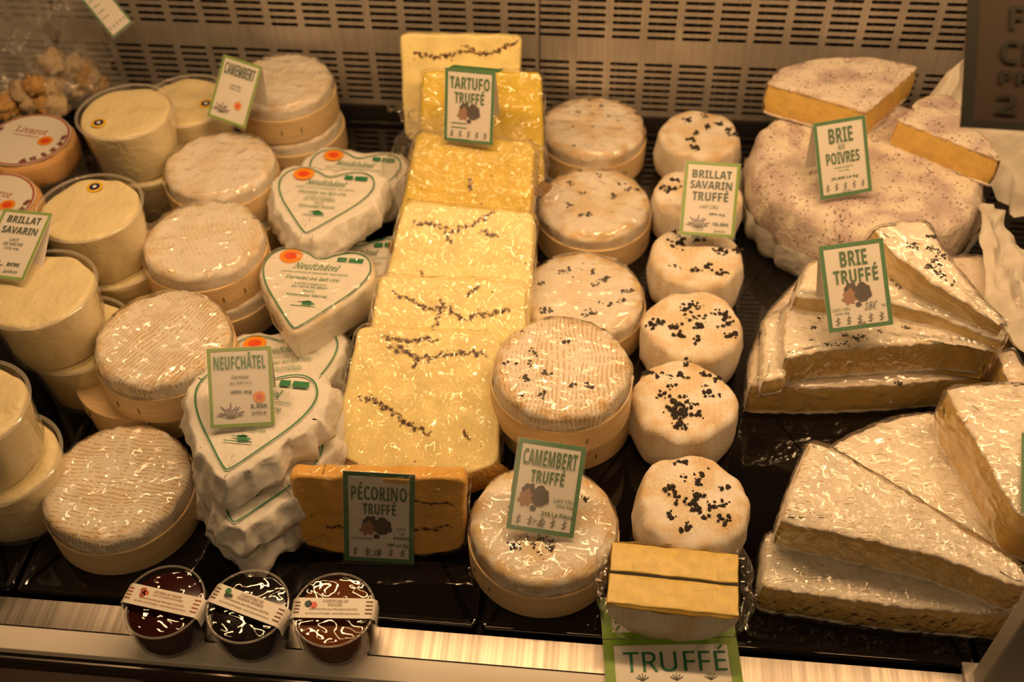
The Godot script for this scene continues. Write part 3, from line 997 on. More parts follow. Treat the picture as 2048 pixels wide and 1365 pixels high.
func slotted(x0: float, x1: float, y0: float, y1: float, z: float, rows: Array, pitch: float, first: float, web: float, slot: float, th: float) -> ArrayMesh:
	# a sheet with rows of slots: bands between the rows and webs between the slots
	var g := Geo.new()
	var low := y0
	for y in rows:
		var b: float = y - slot / 2
		g.box(Vector3((x0 + x1) / 2, (low + b) / 2, z), Vector3(x1 - x0, b - low, th))
		low = y + slot / 2
		var x := first + ceilf((x0 - first) / pitch) * pitch
		while x < x1:
			var l := maxf(x0, x - web / 2)
			var r := minf(x1, x + web / 2)
			g.box(Vector3((l + r) / 2, y, z), Vector3(r - l, slot, th))
			x += pitch
	g.box(Vector3((x0 + x1) / 2, (low + y1) / 2, z), Vector3(x1 - x0, y1 - low, th))
	return g.mesh()

func _ready() -> void:
	# ---- camera
	var p := deg_to_rad(46.926)
	var yaw := deg_to_rad(6.656)
	var roll := deg_to_rad(-1.491)
	ax_f = Vector3(-sin(yaw) * cos(p), -sin(p), -cos(yaw) * cos(p))
	var right := Vector3(cos(yaw), 0, -sin(yaw))
	var up := right.cross(ax_f)
	ax_r = right * cos(roll) + up * sin(roll)
	ax_u = -right * sin(roll) + up * cos(roll)
	var cam := Camera3D.new()
	cam.name = "camera"
	add_child(cam)
	cam.transform = Transform3D(Basis(ax_r, ax_u, -ax_f), eye)
	var lens := CameraAttributesPhysical.new()
	lens.frustum_focal_length = 55.19
	lens.frustum_focus_distance = 0.80
	lens.exposure_aperture = 8.0
	cam.attributes = lens
	cam.fov = rad_to_deg(2 * atan(682.5 / FOCAL))
	cam.near = 0.02
	cam.far = 20.0
	cam.current = true
	# ---- the dim shop round the counter, and the exposure
	var env := Environment.new()
	env.background_mode = Environment.BG_COLOR
	env.background_color = lin(0.020, 0.013, 0.007)
	env.tonemap_mode = Environment.TONE_MAPPER_LINEAR
	env.tonemap_exposure = 0.77
	env.sdfgi_enabled = true
	env.ssao_enabled = true
	env.ssil_enabled = true
	var we := WorldEnvironment.new()
	we.name = "environment"
	we.environment = env
	add_child(we)
	# ---- tools
	noise.seed = 4
	noise.noise_type = FastNoiseLite.TYPE_SIMPLEX_SMOOTH
	noise.frequency = 1.0
	noise.fractal_type = FastNoiseLite.FRACTAL_NONE
	for f in [["bold", "Droid Sans", 700], ["sans", "Droid Sans", 400], ["serif", "Droid Serif", 400], ["script", "Droid Serif", 400]]:
		var sf := SystemFont.new()
		sf.font_names = PackedStringArray([f[1]])
		sf.font_weight = f[2]
		fonts[f[0]] = sf
	make_textures()
	make_materials()
	mat("sleeve", Color(1, 1, 1, 0.04), 0.12, {"transparency": BaseMaterial3D.TRANSPARENCY_ALPHA, "metallic_specular": 0.35})
	mat("sign_shaded_card", lin(0.035, 0.020, 0.008), 0.7)  # card and print coloured dark to stand for the shade on the sign
	mat("sign_shaded_print", lin(0.008, 0.007, 0.002), 0.7)
	mat("post_grey", lin(0.36, 0.33, 0.29), 0.5)
	mat("baffle", lin(0.10, 0.08, 0.06), 0.6)
	mat("apron", lin(0.030, 0.014, 0.006), 0.5)
	mat("jar_glass", Color(1, 1, 1, 0.03), 0.03, {"transparency": BaseMaterial3D.TRANSPARENCY_ALPHA})
	mat("jam_cherry", lin(0.035, 0.006, 0.005), 0.12)
	mat("jam_black", lin(0.008, 0.005, 0.005), 0.12)
	mat("jam_fig", lin(0.13, 0.038, 0.010), 0.12)
	triplanar(mat("lump_pale", lin(0.62, 0.48, 0.30), 0.8), 0.05, null, T.lump, 0.2)
	triplanar(mat("lump_gold", lin(0.62, 0.36, 0.12), 0.7), 0.05, null, T.lump, 0.2)
	mat("fill_glow", lin(1, 0.62, 0.30), 0.5, {"emission_enabled": true, "emission": lin(1.0, 0.62, 0.30), "emission_energy_multiplier": 0.3})
	mat("led_glow", lin(1, 0.60, 0.27), 0.5, {"emission_enabled": true, "emission": lin(1.0, 0.60, 0.27), "emission_energy_multiplier": 12.0})
	build_fill_panel()
	build_led_bar()
	build_counter()
	build_left()
	build_hearts()
	build_slices()
	build_truffled_rounds()
	build_brie()
	build_tags()
	build_front()

func build_fill_panel() -> void:
	# a broad dim fill panel, added out of view to lift the front faces
	var t := thing("added_fill_panel", "broad warm fill panel added out of view above the customer side of the counter", "lamp", Transform3D(Basis(Vector3.RIGHT, deg_to_rad(35)), Vector3(-0.3, 1.9, 1.1)))
	var g := Geo.new()
	g.box(Vector3(0, 0.02, 0), Vector3(1.2, 0.03, 0.7))
	part("frame", g.mesh(), M.housing, t)
	g = Geo.new()
	g.box(Vector3(0, 0.001, 0), Vector3(1.14, 0.008, 0.64))
	part("fill_diffuser", g.mesh(), M.fill_glow, t)
	var l := AreaLight3D.new()
	l.name = "fill_light"
	l.area_size = Vector2(1.14, 0.64)
	l.light_color = lin(1.0, 0.62, 0.30)
	l.light_energy = 0.80
	l.shadow_enabled = true
	t.add_child(l, true)
	l.transform = Transform3D(Basis(Vector3.RIGHT, -PI / 2), Vector3(0, -0.006, 0))

func build_led_bar() -> void:
	# the row of small lamps under the canopy
	var bar := thing("led_bar", "long aluminium lamp bar with two rows of warm LEDs under the canopy", "lamp", place(Vector3(0.05, 0.62, -0.665)))
	var g := Geo.new()
	g.box(Vector3(0, 0.008, 0), Vector3(1.14, 0.012, 0.03))
	part("housing", g.mesh(), M.housing, bar)
	var chip := lathe([[0.0001, -0.001], [0.0022, -0.001], [0.0024, 0.0], [0.0024, 0.002]], 12)
	for k in 82:
		var at_ := Vector3(-0.5427 + k * 0.0134, 0.0, 0.0065 if k % 2 else -0.0065)
		part("led_chip", chip, M.led_glow, bar, place(at_))
	# their joint light, as large as the two rows
	var l := AreaLight3D.new()
	l.name = "led_light"
	l.area_size = Vector2(1.10, 0.022)
	l.light_color = lin(1.0, 0.585, 0.265)
	l.light_energy = 0.76
	l.area_range = 4.0
	l.shadow_enabled = true
	bar.add_child(l, true)
	l.transform = Transform3D(Basis(Vector3.RIGHT, -PI / 2), Vector3(0, -0.0025, 0))

func build_counter() -> void:
	var g := Geo.new()
	g.box(Vector3(-0.08, -0.022, -0.69), Vector3(1.5, 0.02, 0.64))
	var fl := struct("floor", g.mesh(), M.plenum_dark, "deck of the refrigerated counter under the black trays")
	var xs := [-0.80, -0.43, -0.0745, 0.281, 0.66]
	for k in 4:
		g = Geo.new()
		var w: float = xs[k + 1] - xs[k] - 0.003
		var o := soften(PackedVector2Array([Vector2(-w / 2, -0.31), Vector2(w / 2, -0.31), Vector2(w / 2, 0.31), Vector2(-w / 2, 0.31)]), 2, 0.006)
		solid(g, ccw(o), [[0.0, -0.011], [0.0, -0.001], [0.0008, 0.0012], [0.003, 0.0014], [0.006, 0.0002], [0.007, 0.0], [0.008, 0.0]], {"top": 2, "bot": 1})
		part("tray_panel", g.mesh(), M.tray_black, fl, place(Vector3((xs[k] + xs[k + 1]) / 2, 0, -0.6885)))
	# ---- slotted steel back wall with a dark duct behind it
	var upper := []
	var lower := []
	for k in 8:
		lower.append(0.024 + k * 0.008)
	for k in 50:
		upper.append(0.1125 + k * 0.0082)
	var rows := lower + upper
	g = Geo.new()
	g.box(Vector3(-0.08, 0.30, -1.06), Vector3(1.56, 0.68, 0.01))
	var wall := struct("wall_back", g.mesh(), M.plenum_dark, "dark duct wall behind the slotted steel back panel")
	part("slotted_panel", slotted(-0.84, -0.0805, 0.014, 0.63, -1.0078, rows, 0.0365, -0.044, 0.0075, 0.0040, 0.0007), M.steel, wall)
	part("slotted_panel", slotted(-0.079, 0.66, 0.014, 0.63, -1.0070, rows, 0.0365, -0.044, 0.0075, 0.0040, 0.0007), M.steel, wall)
	g = Geo.new()
	for k in 110:
		g.box(Vector3(-0.82 + k * 0.0137, 0.32, -1.022), Vector3(0.0038, 0.62, 0.001))
	part("inner_baffle", g.mesh(), M.baffle, wall)
	g = Geo.new()
	g.box(Vector3(-0.08, 0.003, -1.012), Vector3(1.5, 0.024, 0.02))
	part("kick_strip", g.mesh(), M.plenum_dark, wall)
	for s in [-1, 1]:
		g = Geo.new()
		g.box(Vector3(-0.09 + s * 0.77, 0.30, -0.72), Vector3(0.012, 0.68, 0.70))
		struct("wall_left" if s < 0 else "wall_right", g.mesh(), M.steel, "steel end panel of the counter")
	g = Geo.new()
	g.box(Vector3(-0.09, 0.642, -0.81), Vector3(1.56, 0.012, 0.51))
	struct("ceiling", g.mesh(), M.housing, "dark canopy over the back of the counter")
	# ---- front ledge: steel strip, cream rail, glazing groove, dark apron
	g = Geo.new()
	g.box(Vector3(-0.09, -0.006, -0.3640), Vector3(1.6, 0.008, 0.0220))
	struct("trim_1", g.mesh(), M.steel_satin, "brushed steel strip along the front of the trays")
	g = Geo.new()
	g.box(Vector3(-0.09, -0.014, -0.3520), Vector3(1.6, 0.016, 0.0030))  # black strip put in as the shadow line between strip and rail
	struct("trim_6", g.mesh(), M.rubber, "dark strip standing for the shadow line between the steel strip and the cream rail")
	g = Geo.new()
	var prof := [[-0.3512, -0.012], [-0.3512, -0.0005], [-0.3504, 0.0003], [-0.3345, -0.0010], [-0.3335, -0.0020], [-0.3335, -0.012]]
	var rings := []
	for e in prof:
		rings.append(PackedVector3Array([Vector3(-0.9, e[1], e[0]), Vector3(0.75, e[1], e[0])]))
	g.grid(rings, false)
	struct("trim_2", g.mesh(), M.rail_cream, "cream metal rail along the front edge")
	g = Geo.new()
	g.box(Vector3(-0.09, -0.012, -0.3310), Vector3(1.65, 0.01, 0.0050))
	struct("trim_3", g.mesh(), M.rubber, "black rubber glazing gasket along the front edge")
	g = Geo.new()
	g.box(Vector3(-0.09, -0.0080, -0.3278), Vector3(1.65, 0.012, 0.0014))
	struct("trim_4", g.mesh(), M.steel_bead, "thin bright steel bead beside the gasket")
	g = Geo.new()
	g.box(Vector3(-0.09, -0.020, -0.28), Vector3(1.65, 0.02, 0.094))
	struct("trim_5", g.mesh(), M.apron, "dark brown apron in front of the rail")
	# ---- post at the right-hand front corner
	var post := thing("steel_post", "grey steel corner post rising from the rail beside the plain brie", "post", place(at(1952, 1365, 0.0)))
	g = Geo.new()
	var o2 := soften(PackedVector2Array([Vector2(-0.002, -0.008), Vector2(0.030, -0.008), Vector2(0.030, 0.010), Vector2(-0.002, 0.010)]), 2, 0.12)
	solid(g, ccw(o2), [[0.0, -0.01], [0.0, 0.46]], {"top": 1, "bot": 1})
	part("upright", g.mesh(), M.post_grey, post)
	g = Geo.new()
	g.box(Vector3(0.014, 0.001, 0.0), Vector3(0.044, 0.004, 0.026))
	part("foot_plate", g.mesh(), M.steel, post)

func build_left() -> void:
	# cream cheese tubs in stacks of two
	var tubs := [["smooth cream cheese tub stacked on another beside the upright camembert tag", 250, 222, 0.058, 1, Vector2(-0.019, 0.020)],
		["cream cheese tub under the one with a round sticker at the back", 6, -4, 0.0, 2, null],
		["cream cheese tub standing lower behind the camembert tag", 372, 200, 0.030, 3, Vector2(0.022, 0.004)],
		["cream cheese tub with a round sticker at its far side and a dented top", 177, 414, 0.058, 4, Vector2(-0.005, -0.028)],
		["cream cheese tub underneath the dented one", 8, -3, 0.0, 5, null],
		["cream cheese tub carrying a green framed tag", 76, 577, 0.058, 6, null],
		["cream cheese tub underneath the one that carries a tag", 12, -5, 0.0, 7, null],
		["cream cheese tub on top of the stack by the front ledge", -72, 815, 0.058, 9, null],
		["cream cheese tub at the bottom of the stack by the front ledge", 6, 3, 0.0, 10, null]]
	var above := Vector3.ZERO
	for a in tubs:
		var h := 0.062
		# a lower tub stands under the one before it, shifted by some millimetres
		var q: Vector3 = at(a[1], a[2], a[3] + h) - Vector3(0, h, 0) if a[3] > 0.0 else Vector3(above.x + a[1] * 0.001, 0, above.z + a[2] * 0.001)
		above = q
		var o := {}
		if a[5] != null:
			o.dot = a[5]
		tub(a[0], q, a[4], o)
	# camemberts
	var cams := [["pale camembert on a two-high stack at the back wall, shaded by its tag", 562, 160, 0.043, 0.053, "rind_soft", 21, 10.0, "film"],
		["boxed camembert at the bottom of the stack against the back wall", 4, 2, 0.0, 0.053, "rind_soft", 22, 0.0, ""],
		["pale camembert with a ragged front rim, second row from the back wall", 437, 326, 0.040, 0.0525, "rind_soft", 23, 80.0, "film"],
		["boxed camembert under the one with the ragged rim", 4, -2, 0.0, 0.0525, "rind_soft", 24, 40.0, ""],
		["broad pale camembert with a shiny foiled edge beside the bare heart cheese", 404, 476, 0.040, 0.0535, "rind_soft", 25, 30.0, "film"],
		["boxed camembert under the one with the shiny edge", 6, 2, 0.0, 0.0525, "rind_soft", 26, 0.0, ""],
		["finely ridged camembert set askew on a closed wooden box", 323, 674, 0.040, 0.0545, "rind_ridged", 27, -28.0, "film"],
		["large ridged camembert in glossy film standing alone by the jam jars", 231, 962, 0.0, 0.0560, "rind_ridged", 28, 88.0, "film"]]
	for a in cams:
		var h := 0.042
		var q: Vector3 = at(a[1], a[2], a[3] + h) - Vector3(0, h, 0) if a[1] > 100 else Vector3(above.x + a[1] * 0.001, 0, above.z + a[2] * 0.001)
		above = q
		boxed("boxed_camembert", a[0], q, a[4], a[5], a[6], {"turn": a[7], "h": h, "film": a[8] != "", "wrap": "film", "group": "plain boxed camemberts", "edge": 0.45})
	# the closed box
	var c := at(322, 712, 0.039)
	c.y = 0.0
	c += Vector3(-0.010, 0, 0.012)
	var t := thing("wooden_cheese_box", "closed round wooden box underneath the finely ridged camembert", "box", place(c))
	part("body", lathe([[0.001, 0.0], [0.0565, 0.0], [0.0570, 0.0005], [0.0570, 0.034]], 80), M.wood, t)
	var lid := part("lid", lathe([[0.0572, 0.020], [0.0588, 0.020], [0.0590, 0.0205], [0.0590, 0.0375], [0.0584, 0.0382], [0.030, 0.0386], [0.001, 0.0386]], 80), M.wood, t)
	var g := Geo.new()
	for a in [70, 125]:
		var r := deg_to_rad(a)
		g.box(Vector3(cos(r) * 0.0592, 0.029, sin(r) * 0.0592), Vector3(0.0008, 0.006, 0.0008), Basis(Vector3.UP, -r))
	part("staple", g.mesh(), M.ink_grey, lid)
	# washed-rind cheeses and bags of lumps
	labelled_round("round cheese with a red and white label, in front of the clear bags", at(54, 280, 0.085) - Vector3(0, 0.057, 0), -8.0, 31)
	labelled_round("round cheese with a red and white label next to the tag of the cream tubs", at(-22, 405, 0.085) - Vector3(0, 0.057, 0), -14.0, 32)
	var rng := RandomNumberGenerator.new()
	rng.seed = 3
	var heap := [[20, 200, 0.05], [45, 185, 0.06], [70, 172, 0.07], [96, 182, 0.06], [60, 205, 0.05], [86, 205, 0.05], [110, 210, 0.045], [30, 220, 0.04], [8, 215, 0.05], [104, 125, 0.075], [88, 142, 0.06], [112, 150, 0.055], [128, 136, 0.06], [148, 130, 0.06], [166, 142, 0.05], [182, 150, 0.045], [150, 155, 0.04], [172, 165, 0.035], [132, 168, 0.04], [105, 168, 0.05], [196, 166, 0.03], [150, 180, 0.03]]
	var i := 0
	for q in heap:
		i += 1
		lump(at(q[0], q[1], q[2]), rng.randf_range(0.010, 0.014), i)
	for b in [["clear cellophane bag of pale lumps behind the labelled round cheeses", [[-60, -60, 0.17], [92, -20, 0.15], [118, 235, 0.03], [-40, 250, 0.03]], 5.0], ["clear cellophane bag with a white tag, between the lumps and the tubs", [[104, -40, 0.16], [196, -30, 0.15], [248, 190, 0.02], [120, 230, 0.025]], 9.0]]:
		var bag := thing("cellophane_bag", b[0], "bag", Transform3D(), "clear bags by the back wall")
		var co := []
		for q in b[1]:
			co.append(at(q[0], q[1], q[2]))
		part("front_sheet", sheet(co, 22, 26, 0.012, 22.0, b[2]), M.cellophane, bag)
		var back := []
		for q in co:
			back.append(q + Vector3(0, -0.002, -0.03))
		back[0] = co[0] + Vector3(0, 0, -0.004)
		back[1] = co[1] + Vector3(0, 0, -0.004)
		part("back_sheet", sheet(back, 22, 26, 0.012, 22.0, b[2] + 4), M.cellophane, bag)

func build_hearts() -> void:
	var hs := [["paper wrapped heart cheese at the rear, half covered by the next", 700, 358, 0.028, -4.0, 41, 0.032],
		["paper wrapped heart cheese with its whole printed heart showing, beside the bagged slice", 642, 398, 0.044, -3.0, 42, 0.034],
		["paper wrapped heart cheese low down between the bare heart and the slices", 712, 540, 0.0, 6.0, 43, 0.032],
		["paper wrapped heart cheese lying under the bare heart, its orange seal showing", 570, 738, 0.004, 14.0, 44, 0.034],
		["paper wrapped heart cheese carrying the green framed price card on top of the front stack", 497, 832, 0.056, -2.0, 45, 0.032],
		["paper wrapped heart cheese sticking out sideways below the one with the price card", 566, 872, 0.018, 20.0, 46, 0.032],
		["paper wrapped heart cheese with only its green printed point showing, middle of the front stack", 513, 938, 0.026, -4.0, 47, 0.030],
		["paper wrapped heart cheese at the very bottom of the front stack", 520, 985, 0.0, 4.0, 48, 0.028]]
	for a in hs:
		var k := 1.04 if a[5] == 45 else 1.0
		wrapped_heart(a[0], at(a[1], a[2], a[3] + a[6]) - Vector3(0, a[6], 0), a[4], a[5], a[6], k)
	# the bare one
	var h := 0.036
	var t := thing("heart_cheese", "bare heart shaped cheese with a printed heart label on top, no paper", "cheese", place(at(622, 572, 0.070) - Vector3(0, h, 0), -2.0))
	var g := Geo.new()
	solid(g, dense(heart_outline(), 0.004), [[0.003, 0.0], [0.0, 0.003], [-0.0008, h * 0.5], [0.0, h - 0.005, 0.2], [0.0012, h - 0.002, 0.35], [0.003, h - 0.0005, 0.25], [0.005, h]], {"amp": 0.0010, "freq": 60.0, "seed": 3.0, "top": 6, "cen": Vector2(0, -0.006), "rim": Color(0.85, 0.68, 0.36)})
	part("rind", g.mesh(), M.rind_plain, t)
	g = Geo.new()
	solid(g, heart_outline(), [[0.0035, h + 0.0006], [0.0035, h + 0.0012]], {"top": 3, "bot": 1, "cen": Vector2(0, -0.006)})
	part("label", g.mesh(), M.label_card, t)
	heart_print(t, h + 0.0013, 1.0)
	g = Geo.new()
	solid(g, dense(heart_outline(), 0.004), [[-0.0016, h * 0.4], [-0.0014, h - 0.004], [0.0012, h + 0.0022], [0.005, h + 0.0026]], {"bot": 0, "top": 6, "amp": 0.0006, "freq": 80.0, "clamp": false, "cen": Vector2(0, -0.006)})
	part("plastic_film", g.mesh(), M.film, t)

func build_slices() -> void:
	var V := func(a: Array) -> Array:
		var q := []
		for i in range(0, a.size(), 2):
			q.append(Vector2(a[i], a[i + 1]))
		return q
	var pale := Vector3(0.935, 0.875, 0.62)
	var gold := Vector3(0.84, 0.735, 0.22)
	var t1 := vein_tex(pale, 1, [V.call([0.12, 0.16, 0.3, 0.2, 0.45, 0.17, 0.6, 0.14]), V.call([0.55, 0.1, 0.68, 0.17, 0.8, 0.14, 0.95, 0.05])], 12)
	var t2 := vein_tex(gold, 2, [], 26)
	var t3 := vein_tex(gold, 3, [V.call([0.5, 0.34, 0.52, 0.44])], 30)
	var t4 := vein_tex(pale, 4, [V.call([0.10, 0.16, 0.22, 0.15, 0.38, 0.20, 0.5, 0.17, 0.62, 0.08, 0.7, 0.04]), V.call([0.36, 0.22, 0.42, 0.3]), V.call([0.6, 0.18, 0.75, 0.2]), V.call([0.22, 0.52, 0.27, 0.62, 0.4, 0.66, 0.55, 0.66, 0.66, 0.71])], 8)
	var t5 := vein_tex(pale, 5, [V.call([0.12, 0.14, 0.22, 0.18, 0.34, 0.24, 0.45, 0.22, 0.6, 0.3, 0.75, 0.26, 0.9, 0.22]), V.call([0.45, 0.16, 0.4, 0.45]), V.call([0.62, 0.12, 0.7, 0.05])], 6)
	var t6 := vein_tex(pale, 6, [V.call([0.18, 0.08, 0.35, 0.10, 0.55, 0.06]), V.call([0.22, 0.14, 0.36, 0.18, 0.5, 0.2, 0.62, 0.17, 0.78, 0.15, 0.9, 0.16]), V.call([0.3, 0.12, 0.44, 0.22, 0.42, 0.28]), V.call([0.06, 0.50, 0.2, 0.53, 0.3, 0.58, 0.42, 0.67, 0.58, 0.72]), V.call([0.82, 0.70, 0.85, 0.75])], 4)
	var t7 := vein_tex(Vector3(0.87, 0.68, 0.33), 7, [V.call([0.18, 0.62, 0.3, 0.64, 0.5, 0.62, 0.72, 0.66, 0.9, 0.6]), V.call([0.7, 0.3, 0.9, 0.32])], 22)
	slab("pale truffled cheese slice standing upright against the slotted back wall", [797, 66, 0.150], [1044, 70, 0.150], 62.0, 0.115, 0.026, t1, {"wide": 0.94, "rind": false})
	slab("golden truffled cheese slice that holds the white truffle tag", [842, 140, 0.140], [1085, 142, 0.140], 50.0, 0.120, 0.024, t2, {"wide": 1.05, "film": "film"})
	var bagged := slab("golden truffled cheese slice in a clear plastic bag with a bright glare", [832, 262, 0.118], [1072, 285, 0.118], 38.0, 0.120, 0.024, t3, {"wide": 1.12, "film": "bag_film"})
	slab("pale truffled cheese slice with a branching vein, below the golden bagged slice", [808, 400, 0.102], [1070, 425, 0.102], 30.0, 0.125, 0.024, t4, {"wide": 1.15, "film": "film_streaks"})
	slab("pale truffled cheese slice, middle of the overlapping row", [758, 549, 0.090], [1052, 562, 0.090], 26.0, 0.120, 0.024, t5, {"wide": 1.12, "film": "film_streaks"})
	slab("pale truffled cheese slice at the front of the row, with a brown rind edge", [716, 650, 0.080], [1004, 668, 0.080], 24.0, 0.122, 0.026, t6, {"wide": 1.12, "film": "film_streaks"})
	var amber := slab("amber truffled cheese slice standing behind its price tag by the jars", [574, 950, 0.076], [936, 956, 0.075], 72.0, 0.075, 0.016, t7, {"wide": 0.93, "film": "film", "rind": false})
	var tie := Geo.new()
	var ta := amber.transform.affine_inverse()
	var e0: Vector3 = ta * at(604, 1083, 0.022)
	var e1: Vector3 = ta * at(648, 1069, 0.026)
	tie.box((e0 + e1) / 2, Vector3(0.0007, 0.0007, e0.distance_to(e1)), Basis.looking_at((e1 - e0).normalized(), Vector3(0.1, 1, 0.2).normalized()))
	part("wire_tie", tie.mesh(), M.twine, amber)
	# the slack of the bag on both sides of the bagged slice
	var inv := bagged.transform.affine_inverse()
	for b in [[[[830, 215, 0.11], [845, 262, 0.125], [800, 430, 0.07], [752, 330, 0.06]], 3.0], [[[1070, 268, 0.125], [1100, 300, 0.10], [1122, 470, 0.05], [1062, 430, 0.08]], 7.0], [[[770, 210, 0.09], [1000, 225, 0.125], [1070, 290, 0.122], [832, 270, 0.122]], 11.0]]:
		var co := []
		for q in b[0]:
			co.append(inv * at(q[0], q[1], q[2]))
		part("bag_slack", sheet(co, 16, 16, 0.008, 40.0, b[1]), M.bag_film, bagged)

func build_truffled_rounds() -> void:
	var e := [["speckled truffled camembert against the back wall", 1186, 250, 0.0, "rind_patchy", 51, 20.0, spots_of(740, 0, 2.843, [1185, 635, 1250, 570, 1150, 720, 1260, 650, 1360, 660, 1270, 720, 1410, 690, 1170, 770, 1320, 600, 1060, 685, 1160, 830, 1240, 690]), 0.0016],
		["truffled camembert with scattered crumbs beside the bagged slice", 1188, 403, 0.0, "rind_patchy", 52, 60.0, spots_of(740, 0, 2.843, [1140, 1040, 1205, 1100, 1210, 1215, 1240, 1220, 1360, 1200, 1390, 1115, 1470, 1080, 1430, 1045, 1205, 970, 1305, 1000, 1520, 1080, 1135, 1165, 1190, 1080]), 0.0026],
		["truffled camembert half hidden behind a taller ridged stack", 1166, 586, 0.0, "rind_soft", 53, 80.0, spots_of(960, 440, 2.843, [465, 295, 500, 285, 530, 330, 600, 255, 640, 290, 700, 340, 655, 370, 720, 330, 355, 360, 255, 370, 850, 410, 820, 410, 805, 465, 740, 485, 680, 480, 360, 515, 640, 525, 600, 535, 400, 515]), 0.0026],
		["boxed truffled camembert at the bottom of the ridged stack", 1130, 772, 0.0, "rind_soft", 54, 10.0, [], 0.002],
		["deeply ridged truffled camembert on top of a two-high stack", 1123, 731, 0.043, "rind_ridged", 55, 4.0, spots_of(960, 440, 2.843, [160, 805, 180, 790, 200, 810, 310, 765, 300, 750, 275, 820, 375, 870, 385, 885, 540, 790, 480, 685, 660, 680, 260, 900, 250, 995, 350, 995, 545, 935, 615, 945, 270, 625]), 0.0027],
		["truffled camembert with a green framed tag standing on it", 1087, 1043, 0.0, "rind_patchy", 56, -60.0, spots_of(920, 840, 2.6, [295, 650, 270, 655, 390, 650, 410, 690, 400, 670, 415, 710, 480, 670, 460, 640, 650, 405, 230, 455, 240, 480, 345, 610, 430, 620]), 0.0026]]
	for a in e:
		var h := 0.042
		boxed("truffled_camembert", a[0], at(a[1], a[2], a[3] + h) - Vector3(0, h, 0), 0.0545, a[4], a[5], {"turn": a[6], "h": h, "spots": a[7], "crumb": a[8], "group": "truffled camemberts", "edge": 0.75, "film": a[5] != 54})
	var f := [["small truffled round cheese against the back wall", 1400, 266, 61, [490, 150, 550, 190, 490, 210, 420, 250, 415, 280, 640, 250, 620, 225, 420, 330, 380, 170], 1240, 180, 2.843],
		["small truffled round cheese half hidden by a lime framed tag", 1395, 384, 62, [320, 510, 325, 560, 330, 440, 265, 565, 400, 450, 480, 500], 1240, 180, 2.843],
		["small truffled round cheese directly in front of the lime framed tag", 1395, 510, 63, [270, 855, 300, 895, 340, 890, 350, 855, 320, 820, 470, 850, 560, 915, 580, 920, 670, 910, 310, 1005, 430, 1020, 510, 1005, 580, 1040, 440, 850], 1240, 180, 2.843],
		["small truffled round cheese with heaped black crumbs, level with the stacked brie wedges", 1388, 646, 64, [1010, 585, 985, 600, 1165, 505, 1205, 550, 1125, 610, 1215, 475, 1275, 505, 1300, 560, 1320, 600, 1400, 545, 1410, 590, 1430, 650, 1250, 605, 1350, 530, 1145, 660, 1240, 685], 960, 440, 2.843],
		["small truffled round cheese with a band of crumbs down its middle", 1369, 796, 65, [1030, 1000, 960, 870, 1010, 885, 1070, 900, 1160, 895, 1180, 815, 1270, 955, 1320, 1000, 1270, 890, 1345, 910, 1080, 945, 1165, 1000, 1105, 1030, 1150, 1055, 1080, 1080, 1120, 1110, 1210, 1050, 1165, 1095, 1245, 1105, 1130, 1160, 1165, 1165], 960, 440, 2.843],
		["small truffled round cheese with few crumbs, behind the cut half", 1388, 998, 66, [1145, 220, 1020, 245, 1190, 300, 1260, 275, 1385, 345, 1240, 330, 1250, 390, 1105, 370, 1125, 415, 1205, 430, 1320, 450, 1370, 450, 1090, 500, 1265, 500, 1250, 465, 1370, 520, 1190, 560, 1175, 565], 920, 840, 2.6]]
	for a in f:
		var h := 0.050
		bare("small_truffled_cheese", a[0], at(a[1], a[2], h) - Vector3(0, h, 0), 0.0425, h, a[3], spots_of(a[5], a[6], a[7], a[4]), "small truffled round cheeses")

